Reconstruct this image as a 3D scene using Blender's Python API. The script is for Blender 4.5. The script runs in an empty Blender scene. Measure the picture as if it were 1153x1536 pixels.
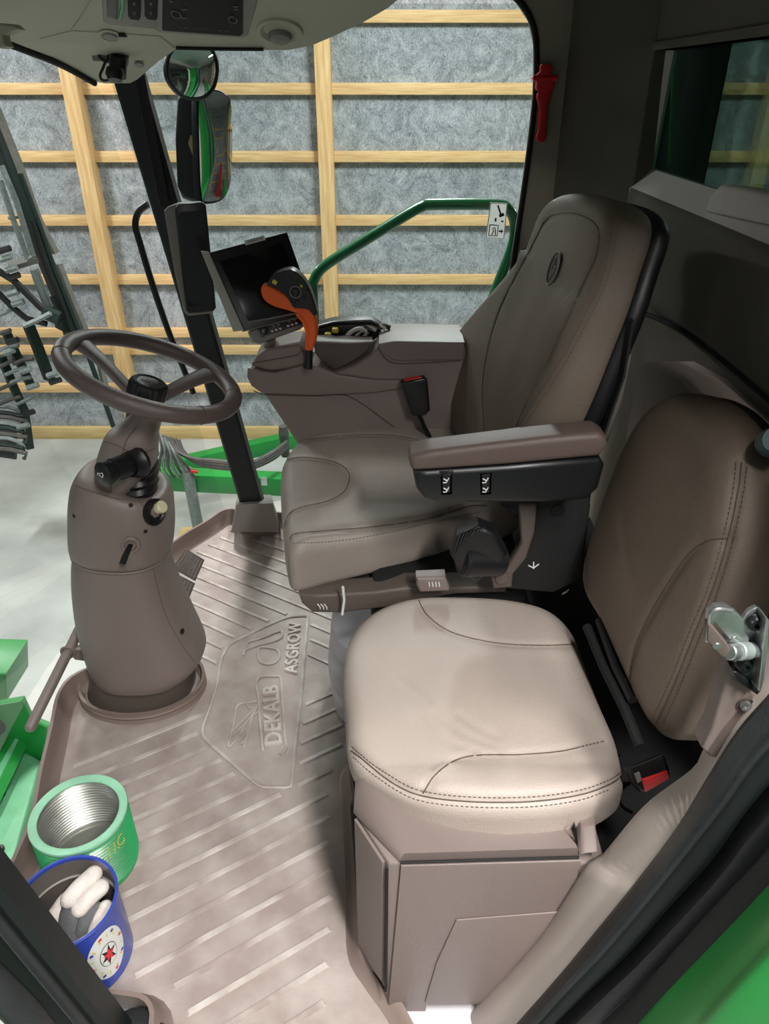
import bpy, bmesh, math, random
from mathutils import Vector, Matrix, noise
from mathutils.bvhtree import BVHTree
from mathutils.kdtree import KDTree
random.seed(7)
SC = bpy.context.scene
COL = SC.collection
V = Vector
# ------------------------------------------------------------------ camera geometry
FPX = 1100.0; PITCH = math.radians(30.2); CAM = V((0, 0, 1.42))
def ray(px, py):
    x = (px-576.5)/FPX; y = -(py-768)/FPX
    return V((x, math.cos(PITCH)+y*math.sin(PITCH), -math.sin(PITCH)+y*math.cos(PITCH)))
def at(px, py, **k):
    """the point of a real plane (X=, Y=, Z= or pl=(point, normal)) that the photo shows at a pixel"""
    d = ray(px, py)
    if 'pl' in k:
        p, n = k['pl']; t = (p-CAM).dot(n)/d.dot(n)
    else:
        a = 0 if 'X' in k else 1 if 'Y' in k else 2
        t = (list(k.values())[0]-CAM[a])/d[a]
    return CAM+d*t
def ats(pts, **k): return [at(a, b, **k) for a, b in pts]
# ------------------------------------------------------------------ materials
def lin(c): return tuple(((v/255)/12.92 if v/255 <= .04045 else ((v/255+.055)/1.055)**2.4) for v in c)+(1,)
def mat(name, rgb, rough=.5, metal=0., bump=0., bscale=200., var=0., vscale=8., spec=.5, rgb2=None, emit=0, coat=0., stretch=None, vlo=.35, vhi=.65):
    m = bpy.data.materials.new(name); m.use_nodes = True
    nt = m.node_tree; b = nt.nodes['Principled BSDF']
    c = lin(rgb)
    b.inputs['Base Color'].default_value = c
    b.inputs['Roughness'].default_value = rough
    b.inputs['Metallic'].default_value = metal
    b.inputs['Specular IOR Level'].default_value = spec
    if coat: b.inputs['Coat Weight'].default_value = coat; b.inputs['Coat Roughness'].default_value = .12
    if emit: b.inputs['Emission Color'].default_value = c; b.inputs['Emission Strength'].default_value = emit
    tc = nt.nodes.new('ShaderNodeTexCoord'); src = tc.outputs['Object']
    if stretch:
        mp = nt.nodes.new('ShaderNodeMapping'); mp.inputs['Scale'].default_value = stretch
        nt.links.new(src, mp.inputs[0]); src = mp.outputs[0]
    if rgb2 or var:
        n = nt.nodes.new('ShaderNodeTexNoise'); n.inputs['Scale'].default_value = vscale; n.inputs['Detail'].default_value = 6
        nt.links.new(src, n.inputs['Vector'])
        r = nt.nodes.new('ShaderNodeValToRGB'); r.color_ramp.elements[0].position = vlo; r.color_ramp.elements[1].position = vhi
        c2 = lin(rgb2) if rgb2 else tuple(v*(1+var) for v in c[:3])+(1,)
        c1 = c if rgb2 else tuple(v*(1-var) for v in c[:3])+(1,)
        r.color_ramp.elements[0].color = c1; r.color_ramp.elements[1].color = c2
        nt.links.new(n.outputs['Fac'], r.inputs[0]); nt.links.new(r.outputs[0], b.inputs['Base Color'])
    if bump:
        n = nt.nodes.new('ShaderNodeTexNoise'); n.inputs['Scale'].default_value = bscale; n.inputs['Detail'].default_value = 3
        nt.links.new(src, n.inputs['Vector'])
        bp = nt.nodes.new('ShaderNodeBump'); bp.inputs['Strength'].default_value = bump; bp.inputs['Distance'].default_value = .002
        nt.links.new(n.outputs['Fac'], bp.inputs['Height']); nt.links.new(bp.outputs[0], b.inputs['Normal'])
    return m
def glassmat(name, tint=(235, 242, 240), k=.06):
    m = bpy.data.materials.new(name); m.use_nodes = True; nt = m.node_tree
    for n in list(nt.nodes): nt.nodes.remove(n)
    o = nt.nodes.new('ShaderNodeOutputMaterial'); t = nt.nodes.new('ShaderNodeBsdfTransparent'); g = nt.nodes.new('ShaderNodeBsdfGlossy')
    t.inputs[0].default_value = lin(tint); g.inputs['Roughness'].default_value = .02
    f = nt.nodes.new('ShaderNodeFresnel'); f.inputs[0].default_value = 1.35
    mx = nt.nodes.new('ShaderNodeMixShader')
    ml = nt.nodes.new('ShaderNodeMath'); ml.operation = 'MULTIPLY'; ml.inputs[1].default_value = k*(6 if k > .07 else 2)
    nt.links.new(f.outputs[0], ml.inputs[0]); nt.links.new(ml.outputs[0], mx.inputs[0])
    nt.links.new(t.outputs[0], mx.inputs[1]); nt.links.new(g.outputs[0], mx.inputs[2]); nt.links.new(mx.outputs[0], o.inputs[0])
    return m
M = {}
M['taupe'] = mat('taupe_plastic', (120, 107, 102), .42, bump=.25, bscale=900)
M['taupe_light'] = mat('taupe_trim', (168, 156, 148), .5, bump=.25, bscale=900)
M['taupe_dark'] = mat('taupe_dark_plastic', (88, 78, 72), .45, bump=.25, bscale=900)
M['wheel'] = mat('wheel_leather', (84, 72, 69), .4, bump=.35, bscale=700)
M['leather'] = mat('seat_leather', (144, 134, 126), .42, bump=.55, bscale=420, var=.05, vscale=6)
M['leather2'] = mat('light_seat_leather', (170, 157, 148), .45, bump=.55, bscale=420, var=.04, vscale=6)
M['leatherb'] = mat('shaded_backrest_leather', (114, 99, 87), .5, bump=.6, bscale=420, var=.05, vscale=6)  # passenger seat leather darkened: the backrest's shade is in the colour
M['leatherd'] = mat('shaded_operator_leather', (108, 96, 84), .5, bump=.6, bscale=420, var=.05, vscale=6)  # operator seat leather, darker to carry the shade on its backrest
M['seamdark'] = mat('seam_thread_dark', (86, 74, 66), .7)
M['thread'] = mat('thread', (140, 124, 112), .7)
M['mat'] = mat('rubber_mat', (144, 130, 124), .6, bump=.35, bscale=300, rgb2=(170, 159, 153), vscale=11, vlo=.38, vhi=.72)
M['matlip'] = mat('rubber_mat_lip', (122, 106, 99), .5, bump=.2, bscale=400)
M['matrib'] = mat('rubber_mat_rib', (150, 136, 130), .5, bump=.3, bscale=300, rgb2=(192, 184, 178), vscale=12, vlo=.38, vhi=.66)
M['blackp'] = mat('black_plastic', (21, 21, 23), .38, bump=.2, bscale=700)
M['blackm'] = mat('black_satin', (16, 18, 20), .35)
M['blackmatte'] = mat('black_matte', (15, 15, 16), .8, bump=.3, bscale=500)
M['rubber'] = mat('black_rubber', (34, 37, 38), .5, bump=.35, bscale=260, var=.2, vscale=14)
M['pillar'] = mat('pillar_paint', (14, 22, 22), .5)
M['screen'] = mat('dark_screen', (9, 11, 12), .12)
M['greyp'] = mat('grey_plastic', (122, 118, 112), .5, bump=.2, bscale=700)
M['greyb'] = mat('grey_bellows', (186, 183, 188), .5)
M['header'] = mat('header_plastic', (160, 161, 143), .55, bump=.25, bscale=800)
M['headliner'] = mat('headliner', (80, 77, 70), .85, bump=.5, bscale=500)
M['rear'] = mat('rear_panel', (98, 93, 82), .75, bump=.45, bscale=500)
M['sill'] = mat('sill_plastic', (222, 217, 210), .55, bump=.2, bscale=500)
M['green'] = mat('green_paint', (22, 130, 52), .38, coat=.2, var=.06, vscale=3)
M['greent'] = mat('green_rail_paint', (22, 98, 58), .3, coat=.4)
M['greenp'] = mat('pale_green_steel', (98, 168, 124), .5, var=.12, vscale=10)
M['canin'] = mat('can_tin', (176, 176, 170), .38, metal=.8, var=.15, vscale=20)
M['cangreen'] = mat('can_green', (46, 148, 88), .35, var=.06, vscale=30, coat=.2)
M['canrim'] = mat('can_green_rim', (142, 196, 164), .4, var=.08, vscale=30)
M['blue'] = mat('blue_enamel', (44, 66, 158), .35, var=.08, vscale=20, coat=.3)
M['tin'] = mat('dull_tin', (120, 112, 108), .45, metal=.5, var=.1, vscale=20)
M['glovew'] = mat('glove_white', (212, 203, 196), .9, bump=.8, bscale=300, var=.08, vscale=60)
M['gloveg'] = mat('glove_grey', (92, 92, 94), .9, bump=.8, bscale=400, var=.1, vscale=60)
M['red'] = mat('red_plastic', (200, 22, 30), .4)
M['redp'] = mat('red_button', (205, 30, 32), .3)
M['orange'] = mat('orange_grip', (244, 100, 34), .5, bump=.2, bscale=600)
M['yellow'] = mat('yellow_plastic', (206, 190, 52), .45)
M['cream'] = mat('cream_plastic', (212, 205, 170), .45)
M['white'] = mat('white_print', (214, 214, 210), .6)
M['print'] = mat('black_print', (30, 30, 30), .6)
M['goldprint'] = mat('gold_marker', (206, 190, 80), .6)
M['redprint'] = mat('red_print', (208, 48, 50), .5)
M['blueprint'] = mat('blue_print', (50, 62, 150), .5)
M['steel'] = mat('zinc_steel', (176, 180, 180), .32, metal=.9, var=.08, vscale=40)
M['galv'] = mat('galvanised', (128, 136, 134), .55, metal=.3, var=.15, vscale=30)
M['strap'] = mat('dull_strap', (122, 120, 114), .55, metal=.3, var=.12, vscale=20)
M['dgreen'] = mat('dark_green_steel', (14, 34, 30), .45, var=.15, vscale=8)
M['mirror'] = mat('mirror_glass', (225, 228, 228), .02, metal=1.)
M['hose'] = mat('hydraulic_hose', (78, 74, 72), .55, var=.2, vscale=20)
M['glass'] = glassmat('clear_glass', (236, 242, 242))
M['darkglass'] = glassmat('tinted_glass', (150, 172, 165), .08)
M['wood'] = None
M['armpad'] = mat('armrest_vinyl', (92, 77, 72), .5, bump=.3, bscale=500)
M['armtop'] = mat('armrest_top_vinyl', (92, 92, 93), .5, bump=.4, bscale=400)
M['bpost'] = mat('post_plastic', (156, 150, 136), .7, bump=.3, bscale=500)
M['bluecap'] = mat('bluish_cap', (70, 92, 98), .5)
def decalmat():
    m = bpy.data.materials.new('decal_film'); m.use_nodes = True; nt = m.node_tree; b = nt.nodes['Principled BSDF']
    b.inputs['Base Color'].default_value = lin((225, 225, 222)); b.inputs['Roughness'].default_value = .5
    t = nt.nodes.new('ShaderNodeBsdfTranslucent'); t.inputs[0].default_value = lin((240, 240, 238)); mx = nt.nodes.new('ShaderNodeMixShader'); mx.inputs[0].default_value = .7
    nt.links.new(b.outputs[0], mx.inputs[1]); nt.links.new(t.outputs[0], mx.inputs[2]); nt.links.new(mx.outputs[0], nt.nodes['Material Output'].inputs[0]); return m
M['decal'] = decalmat()
def woodmat(name, stretch):
    m = mat(name, (206, 164, 110), .6, bump=.2, bscale=30, rgb2=(228, 194, 142), vscale=6, stretch=stretch)
    return m
M['woodh'] = woodmat('pine_board', (.6, 8, 12)); M['woodv'] = woodmat('pine_post', (8, 8, .5))
M['woodt'] = mat('treated_board', (186, 158, 104), .7, rgb2=(200, 176, 122), vscale=6, stretch=(.6, 8, 12))
M['concrete'] = mat('concrete', (142, 145, 142), .5, bump=.2, bscale=60, rgb2=(182, 185, 181), vscale=1.3, vlo=.3, vhi=.7)
M['barnceil'] = mat('barn_liner', (190, 194, 196), .5)
def wallmat():
    m = mat('insulation_facing', (100, 107, 113), .8)
    nt = m.node_tree; b = nt.nodes['Principled BSDF']; tc = nt.nodes['Texture Coordinate']
    a = nt.nodes.new('ShaderNodeTexNoise'); a.inputs['Scale'].default_value = 3.2; a.inputs['Detail'].default_value = 9; a.inputs['Roughness'].default_value = .7; a.inputs['Distortion'].default_value = 2.2
    w = nt.nodes.new('ShaderNodeTexNoise'); w.inputs['Scale'].default_value = 26; w.inputs['Detail'].default_value = 4; w.inputs['Distortion'].default_value = 3.5
    mp = nt.nodes.new('ShaderNodeMapping'); mp.inputs['Scale'].default_value = (1.6, 1, .8); mp.inputs['Rotation'].default_value = (0, .5, 0)
    nt.links.new(tc.outputs['Object'], a.inputs['Vector']); nt.links.new(tc.outputs['Object'], mp.inputs[0]); nt.links.new(mp.outputs[0], w.inputs['Vector'])
    mx = nt.nodes.new('ShaderNodeMath'); mx.operation = 'ADD'; nt.links.new(a.outputs['Fac'], mx.inputs[0]); nt.links.new(w.outputs['Fac'], mx.inputs[1])
    r = nt.nodes.new('ShaderNodeValToRGB'); r.color_ramp.elements[0].position = .38; r.color_ramp.elements[1].position = .66
    h = nt.nodes.new('ShaderNodeMath'); h.operation = 'MULTIPLY'; h.inputs[1].default_value = .5; nt.links.new(mx.outputs[0], h.inputs[0])
    r.color_ramp.elements[0].color = lin((98, 104, 110)); r.color_ramp.elements[1].color = lin((196, 201, 205))
    nt.links.new(h.outputs[0], r.inputs[0]); nt.links.new(r.outputs[0], b.inputs['Base Color'])
    bp = nt.nodes.new('ShaderNodeBump'); bp.inputs['Strength'].default_value = .6; bp.inputs['Distance'].default_value = .02
    nt.links.new(h.outputs[0], bp.inputs['Height']); nt.links.new(bp.outputs[0], b.inputs['Normal'])
    return m
M['insul'] = wallmat()
# ------------------------------------------------------------------ mesh helpers
def spline(pts, n=8, closed=False):
    """Catmull-Rom through the points"""
    P = [V(p) for p in pts]; L = len(P); out = []
    rng = range(L if closed else L-1)
    for i in rng:
        p0 = P[(i-1) % L] if closed or i > 0 else P[0]*2-P[1]
        p1 = P[i]; p2 = P[(i+1) % L]
        p3 = P[(i+2) % L] if closed or i+2 < L else P[-1]*2-P[-2]
        for k in range(n):
            t = k/n
            out.append(.5*((2*p1)+(p2-p0)*t+(2*p0-5*p1+4*p2-p3)*t*t+(3*p1-p0-3*p2+p3)*t**3))
    if not closed: out.append(P[-1].copy())
    return out
def resample(P, n, closed=True):
    Q = list(P)+([P[0]] if closed else [])
    d = [0]
    for a, b in zip(Q, Q[1:]): d.append(d[-1]+(b-a).length)
    out = []; j = 0; m = n if closed else n-1
    for i in range(n):
        s = d[-1]*i/m
        while j < len(Q)-2 and d[j+1] < s: j += 1
        L = d[j+1]-d[j] or 1e-9
        out.append(Q[j].lerp(Q[j+1], min(1, max(0, (s-d[j])/L))))
    return out
class B:
    def __init__(s): s.v = []; s.f = []
    def add(s, vs, fs):
        o = len(s.v); s.v += [V(p) for p in vs]; s.f += [tuple(i+o for i in f) for f in fs]; return s
    def box(s, c, size, rot=None, bev=0.0, seg=2):
        bm = bmesh.new(); bmesh.ops.create_cube(bm, size=1)
        for v in bm.verts: v.co = V((v.co.x*size[0], v.co.y*size[1], v.co.z*size[2]))
        if bev: bmesh.ops.bevel(bm, geom=bm.edges[:], offset=bev, segments=seg, affect='EDGES', profile=.5)
        R = rot or Matrix(); bm.verts.ensure_lookup_table()
        vs = [V(c)+(R @ v.co if len(R) == 3 else (R.to_3x3() @ v.co)) for v in bm.verts]; fs = [tuple(l.index for l in f.verts) for f in bm.faces]
        bm.free(); return s.add(vs, fs)
    def prism(s, pts, vec, bev=0.0, seg=3):
        """planar outline pushed along vec, all edges rounded"""
        bm = bmesh.new(); vec = V(vec)
        a = [bm.verts.new(V(p)) for p in pts]; b = [bm.verts.new(V(p)+vec) for p in pts]; n = len(a)
        bm.faces.new(a); bm.faces.new(b[::-1])
        for i in range(n): bm.faces.new((a[i], b[i], b[(i+1) % n], a[(i+1) % n]))
        bmesh.ops.recalc_face_normals(bm, faces=bm.faces[:])
        if bev:
            rim = [e for e in bm.edges if all(v in a for v in e.verts) or all(v in b for v in e.verts)]
            bmesh.ops.bevel(bm, geom=rim, offset=bev, segments=seg, affect='EDGES', profile=.5, clamp_overlap=True)
        bmesh.ops.triangulate(bm, faces=[f for f in bm.faces if len(f.verts) > 4])
        bm.verts.index_update()
        r = ([v.co.copy() for v in bm.verts], [tuple(l.index for l in f.verts) for f in bm.faces]); bm.free()
        return s.add(*r)
    def loft(s, rings, closed=True, cap=True):
        n = len(rings[0]); vs = [p for r in rings for p in r]; fs = []
        for i in range(len(rings)-1):
            for j in range(n if closed else n-1):
                k = (j+1) % n; fs.append((i*n+j, i*n+k, (i+1)*n+k, (i+1)*n+j))
        if cap and closed: fs.append(tuple(range(n))[::-1]); fs.append(tuple((len(rings)-1)*n+j for j in range(n)))
        return s.add(vs, fs)
    def tube(s, pts, r, seg=10, closed=False, cap=True, flat=None, up=None):
        P = [V(p) for p in pts]; n = len(P); rings = []; prev = up
        R = r if isinstance(r, (list, tuple)) else [r]*n
        for i in range(n):
            t = (P[(i+1) % n]-P[i-1]) if closed else (P[min(i+1, n-1)]-P[max(i-1, 0)])
            if t.length < 1e-9: t = V((0, 0, 1))
            t.normalize()
            if prev is None: prev = V((0, 0, 1)) if abs(t.z) < .9 else V((1, 0, 0))
            a = (V(prev)-t*V(prev).dot(t))
            if a.length < 1e-6: a = t.orthogonal()
            a.normalize(); b = t.cross(a); prev = a
            ry = R[i]*(flat or 1)
            rings.append([P[i]+a*math.cos(2*math.pi*j/seg)*ry+b*math.sin(2*math.pi*j/seg)*R[i] for j in range(seg)])
        if closed: rings.append(rings[0][:]); return s.loft(rings, cap=False)
        return s.loft(rings, cap=cap)
    def lathe(s, prof, c, axis=(0, 0, 1), seg=32, cap=False):
        """prof: (radius, height along the axis)"""
        ax = V(axis).normalized(); a = ax.orthogonal().normalized(); b = ax.cross(a)
        rings = [[V(c)+ax*h+a*math.cos(2*math.pi*j/seg)*r+b*math.sin(2*math.pi*j/seg)*r for j in range(seg)] for r, h in prof]
        return s.loft(rings, cap=cap)
    def cyl(s, p, q, r, seg=20, bev=.15):
        p, q = V(p), V(q); L = (q-p).length; e = min(r, L)*bev
        return s.lathe([(r-e, 0), (r, e), (r, L-e), (r-e, L)], p, q-p, seg, cap=True)
    def capsule(s, pts, r, seg=12, flat=None, n=6, up=None):
        P = spline(pts, n); rr = []; m = len(P)
        d0 = (P[1]-P[0]).normalized(); d1 = (P[-1]-P[-2]).normalized(); PP = []
        for k in range(5):
            a = math.pi/2*k/5; PP.append(P[0]-d0*r*math.cos(a)); rr.append(max(r*math.sin(a), r*.05))
        PP += P; rr += [r]*m
        for k in range(4, -1, -1):
            a = math.pi/2*k/5; PP.append(P[-1]+d1*r*math.cos(a)); rr.append(max(r*math.sin(a), r*.05))
        return s.tube(PP, rr, seg, flat=flat, up=up)
    def ribbon(s, lines, n=40, thick=0.0, smooth=True):
        L = [resample(spline(l, 6) if smooth else l, n, False) for l in lines]
        s.loft(L, closed=False, cap=False)
        if thick: s.thick = thick
        return s
    def text(s, txt, M4, size=.1, ext=.002, spacing=1.0, bold=0.0):
        cu = bpy.data.curves.new('t', 'FONT'); cu.body = txt; cu.size = size; cu.extrude = ext; cu.align_x = 'CENTER'; cu.align_y = 'CENTER'; cu.space_character = spacing; cu.offset = bold; cu.resolution_u = 3
        ob = bpy.data.objects.new('t', cu); me = bpy.data.meshes.new_from_object(ob)
        s.add([M4 @ v.co for v in me.vertices], [tuple(p.vertices) for p in me.polygons])
        bpy.data.objects.remove(ob); bpy.data.curves.remove(cu); bpy.data.meshes.remove(me); return s
def basis(o, x, y):
    """4x4 with x right, y up, z towards the reader"""
    x = V(x).normalized(); z = x.cross(V(y)).normalized(); y = z.cross(x)
    m = Matrix((x, y, z)).transposed().to_4x4(); m.translation = V(o); return m
def obj(name, b, m, parent=None, smooth=38, solid=0.0, base=None, keep=False, merge=True):
    me = bpy.data.meshes.new(name)
    off = V(parent['_w']) if parent is not None else V((0, 0, 0))
    vs = b.v
    if parent is None:
        if base is None:
            lo = [min(v[i] for v in vs) for i in range(3)]; hi = [max(v[i] for v in vs) for i in range(3)]
            base = V(((lo[0]+hi[0])/2, (lo[1]+hi[1])/2, lo[2]))
        off = V(base)
    me.from_pydata([tuple(v-off) for v in vs], [], b.f)
    bm = bmesh.new(); bm.from_mesh(me)
    if merge: bmesh.ops.remove_doubles(bm, verts=bm.verts, dist=1e-6)
    bmesh.ops.recalc_face_normals(bm, faces=bm.faces[:])
    bm.to_mesh(me); bm.free()
    for p in me.polygons: p.use_smooth = True
    me.set_sharp_from_angle(angle=math.radians(smooth))
    me.materials.append(M[m] if isinstance(m, str) else m)
    o = bpy.data.objects.new(name, me); COL.objects.link(o)
    if parent is not None: o.parent = parent
    else: o.location = off
    o['_w'] = list(off)
    t = solid or getattr(b, 'thick', 0)
    if t:
        md = o.modifiers.new('solid', 'SOLIDIFY'); md.thickness = t; md.offset = 0
    return o
def thing(name, label, cat, loc, group=None):
    o = bpy.data.objects.new(name, None); COL.objects.link(o); o.location = loc; o['_w'] = list(V(loc)); o.empty_display_size = .05
    o['label'] = label; o['category'] = cat
    if group: o['group'] = group
    return o
def tag(o, label, cat, group=None):
    o['label'] = label; o['category'] = cat
    if group: o['group'] = group
    return o
def struct(name, b, m, **k):
    o = obj(name, b, m, **k); o['kind'] = 'structure'; return o
# soft upholstery: outline on a plane, rounded rim, crowned face
def pillow(outline, N, T, r, crown, n=150, back_r=None, hfun=None, rings=26, centre=None):
    N = V(N).normalized(); P = resample(outline, n); c = V(centre) if centre is not None else sum(P, V())/n
    back_r = back_r if back_r is not None else r*.6
    rows = []
    S = [1-(1-i/rings)**1.0 for i in range(rings)]
    for i in range(1, rings): 
        s = i/rings*.9 if i < rings*.6 else None
        rows.append(S[i])
    rows = [k/(rings*.62)*.86 for k in range(1, int(rings*.62)+1)]
    rows += [.86+.14*math.sin(math.pi/2*k/12) for k in range(1, 13)]
    R = []
    for s in rows:
        ring = []
        for p in P:
            L = (p-c).length; d = (1-s)*L
            h = crown*(1-s**2.2)
            if d < r: h -= r-math.sqrt(max(0, r*r-(r-d)**2))
            q = c+(p-c)*s
            if hfun: h += hfun(q, s)
            ring.append(q+N*h)
        R.append(ring)
    body = T-r-back_r
    for k in range(1, 5): R.append([p-N*(r+body*k/4) for p in P])
    for k in range(1, 6):
        a = math.pi/2*k/5
        R.append([c+(p-c)*(1-(back_r*(1-math.cos(a)))/(p-c).length)-N*(r+body+back_r*math.sin(a)) for p in P])
    b = B(); b.loft(R, cap=False)
    # centre vertex and back cap
    h0 = crown+(hfun(c, 0) if hfun else 0)
    b.v.append(c+N*h0); ci = len(b.v)-1
    for j in range(n): b.f.append((j, (j+1) % n, ci))
    k0 = (len(R)-1)*n; b.f.append(tuple(k0+j for j in range(n)))
    return b
def bvh(b): return BVHTree.FromPolygons([tuple(v) for v in b.v], b.f)
def onto(tree, px, n=6, lift=0.0, smooth=True, closed=False):
    """3-D line on a surface that the photo shows along the given pixels"""
    P = spline([V((a, c, 0)) for a, c in px], n, closed) if smooth else [V((a, c, 0)) for a, c in px]
    out = []
    for p in P:
        d = ray(p.x, p.y).normalized(); h = tree.ray_cast(CAM, d)
        if h[0] is not None: out.append(h[0]+h[1]*lift*(-1 if h[1].dot(d) > 0 else 1))
    return out
def groove(b, line, w=.01, depth=.004):
    """press a seam line into a padded surface"""
    kd = KDTree(len(line))
    for i, p in enumerate(line): kd.insert(p, i)
    kd.balance()
    acc = [V() for _ in b.v]
    for f in b.f:
        if len(f) > 4: continue
        a, c, d = b.v[f[0]], b.v[f[1]], b.v[f[2]]
        nn = (c-a).cross(d-a)
        for i in f: acc[i] += nn
    cen = sum(b.v, V())/len(b.v); out = []
    for v, nn in zip(b.v, acc):
        q, i, dist = kd.find(v)
        if dist < w*2.5 and nn.length > 0:
            nn = nn.normalized()
            if nn.dot(v-cen) < 0: nn = -nn
            v = v-nn*depth*math.exp(-(dist/w)**2)
        out.append(v)
    b.v = out
def stitches(line, r=.0009, L=.005, gap=.0035):
    b = B(); P = resample(line, max(3, int(sum((y-x).length for x, y in zip(line, line[1:]))/.0015)), False)
    step = .0015; a = int(L/step); g = int(gap/step); i = 0
    while i+a < len(P):
        b.tube(P[i:i+a+1], r, 5); i += a+g
    return b
LK = .45; EXPO = 0.0
# ================================================================== THE BARN
FZ = -2.29; WY = 8.2; CZ = 3.3
struct('floor', B().box((0, 0, FZ-.05), (26, 18, .1)), 'concrete')
struct('wall_right', B().box((0, WY+.1, .5), (26, .2, 5.8)), 'insul')
struct('wall_left', B().box((0, -8.6, .5), (26, .2, 5.8)), 'insul')
struct('wall_front', B().box((-12.9, 0, .5), (.2, 17, 5.8)), 'insul')
struct('wall_back', B().box((12.9, 0, .5), (.2, 17, 5.8)), 'insul')
struct('ceiling', B().box((0, 0, CZ+.05), (26, 18, .1)), 'barnceil')
rows = [2.56, 1.97, 1.39, .80, .198, -.405, -.99, -1.19, -1.646]
k = 1
for z in rows:
    struct('trim_%d' % k, B().box((0, WY-.03, z), (25, .06, .1), bev=.003), 'woodh'); k += 1
struct('trim_%d' % k, B().box((0, WY-.03, FZ+.07), (25, .07, .15), bev=.003), 'woodt'); k += 1
for x in (-10.2, -7.8, -5.4, -3.0, -.6, 1.8, 3.72, 6.6, 9.0, 11.4):
    struct('trim_%d' % k, B().box((x+.02, WY-.09, .5), (.15, .18, 5.6), bev=.004), 'woodv'); k += 1
for z in (1.97, 1.39, .8, .198, -.405, -1.0, -1.646):      # boards across the end walls, seen in the outside mirrors
    struct('trim_%d' % k, B().box((12.77, 0, z), (.06, 16.8, .1)), 'woodh'); k += 1
for y in (-6, -3.6, -1.2, 1.2, 3.6, 6):
    struct('trim_%d' % k, B().box((12.7, y, .5), (.18, .15, 5.6)), 'woodv'); k += 1
# ---- folded field implement, front of the barn
D = 6.2
def mp(px, py, y=D): return at(px, py, Y=y)
im = thing('folded_cultivator', 'tall folded dark green field implement with grey strips and tines beyond the windshield', 'farm implement', (-3.4, D, FZ))
def beam(name, pts, w, m, y=D, flat=None, parent=im, seg=4):
    return obj(name, B().tube([mp(a, b, y) for a, b in pts], w, seg, flat=flat, up=(0, 1, 0)), m, parent)
beam('main_beam', [(-60, 40), (0, 205), (45, 330), (70, 395), (92, 445), (112, 500)], [.075, .08, .075, .07, .08, .1], 'dgreen')
beam('beam_joint', [(84, 440), (98, 462), (104, 492)], .12, 'dgreen')
beam('side_strip', [(-10, 150), (28, 245), (58, 330), (84, 380)], .032, 'strap', D-.1, .5)
beam('side_strip', [(88, 396), (105, 440), (130, 500), (150, 545), (160, 590)], .032, 'strap', D-.1, .5)
beam('side_tube', [(30, 260), (60, 340), (80, 400), (108, 470), (135, 540), (170, 640)], .022, 'dgreen', D-.15, None, im, 8)
beam('side_tube', [(48, 330), (68, 400), (95, 460), (118, 520)], .016, 'blackp', D-.18, None, im, 8)
for a, b in (([(0, 270), (20, 330), (42, 388)], .024), ([(2, 248), (24, 300), (50, 385)], .024), ([(42, 388), (50, 385), (50, 388)], .024), ([(50, 405), (62, 440), (72, 463)], .03), ([(56, 403), (70, 440), (78, 460)], .012)):
    beam('inner_strip', a, b, 'galv', D-.12, .6)
beam('cross_bar', [(14, 400), (56, 388)], .035, 'strap', D-.1, .5)
beam('cross_bar', [(12, 327), (34, 325)], .012, 'strap', D-.1, .5)
beam('cylinder', [(-10, 402), (20, 420), (62, 462), (78, 470)], .03, 'blackp', D-.2, None, im, 8)
beam('cylinder', [(-10, 432), (20, 462), (40, 478), (70, 486)], .026, 'blackp', D-.2, None, im, 8)
beam('support_bracket', [(36, 489), (56, 480), (76, 470)], .02, 'galv', D-.3)
beam('pivot_pin', [(66, 468), (90, 478)], .06, 'dgreen', D-.2, None, im, 8)
beam('frame_arm', [(42, 486), (56, 520), (74, 568)], .055, 'dgreen', D-.05)
beam('frame_arm', [(10, 500), (28, 540), (46, 578)], .045, 'dgreen', D-.05)
beam('frame_arm', [(2, 535), (20, 580), (36, 615), (44, 672)], .045, 'dgreen', D-.1)
for i, (a, b) in enumerate([(8, 375), (10, 388), (18, 404), (22, 415), (20, 440), (28, 455), (20, 512), (14, 528), (80, 562), (84, 572), (40, 556), (50, 580), (44, 620), (36, 640)]):
    o = beam('clamp', [(a-9, b+2), (a+7, b-3)], .026, 'galv' if i % 3 else 'blackp', D-.22, None, im, 6)
for i, (a, b) in enumerate([(6, 470), (0, 500), (12, 520), (4, 548), (22, 556), (34, 540), (40, 600), (14, 600), (30, 568), (8, 580)]):
    pts = [(a-14, b+6), (a, b), (a+16, b-8+(i % 3)*3)]
    beam('tine', pts, .018, 'hose' if i % 2 else 'galv', D-.15, None, im, 6)
for i in range(9):
    y0 = 612+i*8
    beam('spring_tine', [(-20, y0-4), (14, y0-2+i % 2*2), (30+(i % 3)*5, y0+4), (36, y0+12)], .02, ('galv', 'dgreen', 'hose')[i % 3], D-.1-.03*i, None, im, 6)
for i in range(4):
    beam('coulter_blade', [(-8, 640+i*12), (24, 645+i*12)], .06, 'dgreen' if i % 2 else 'hose', D-.05, .4, im, 8)
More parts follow.
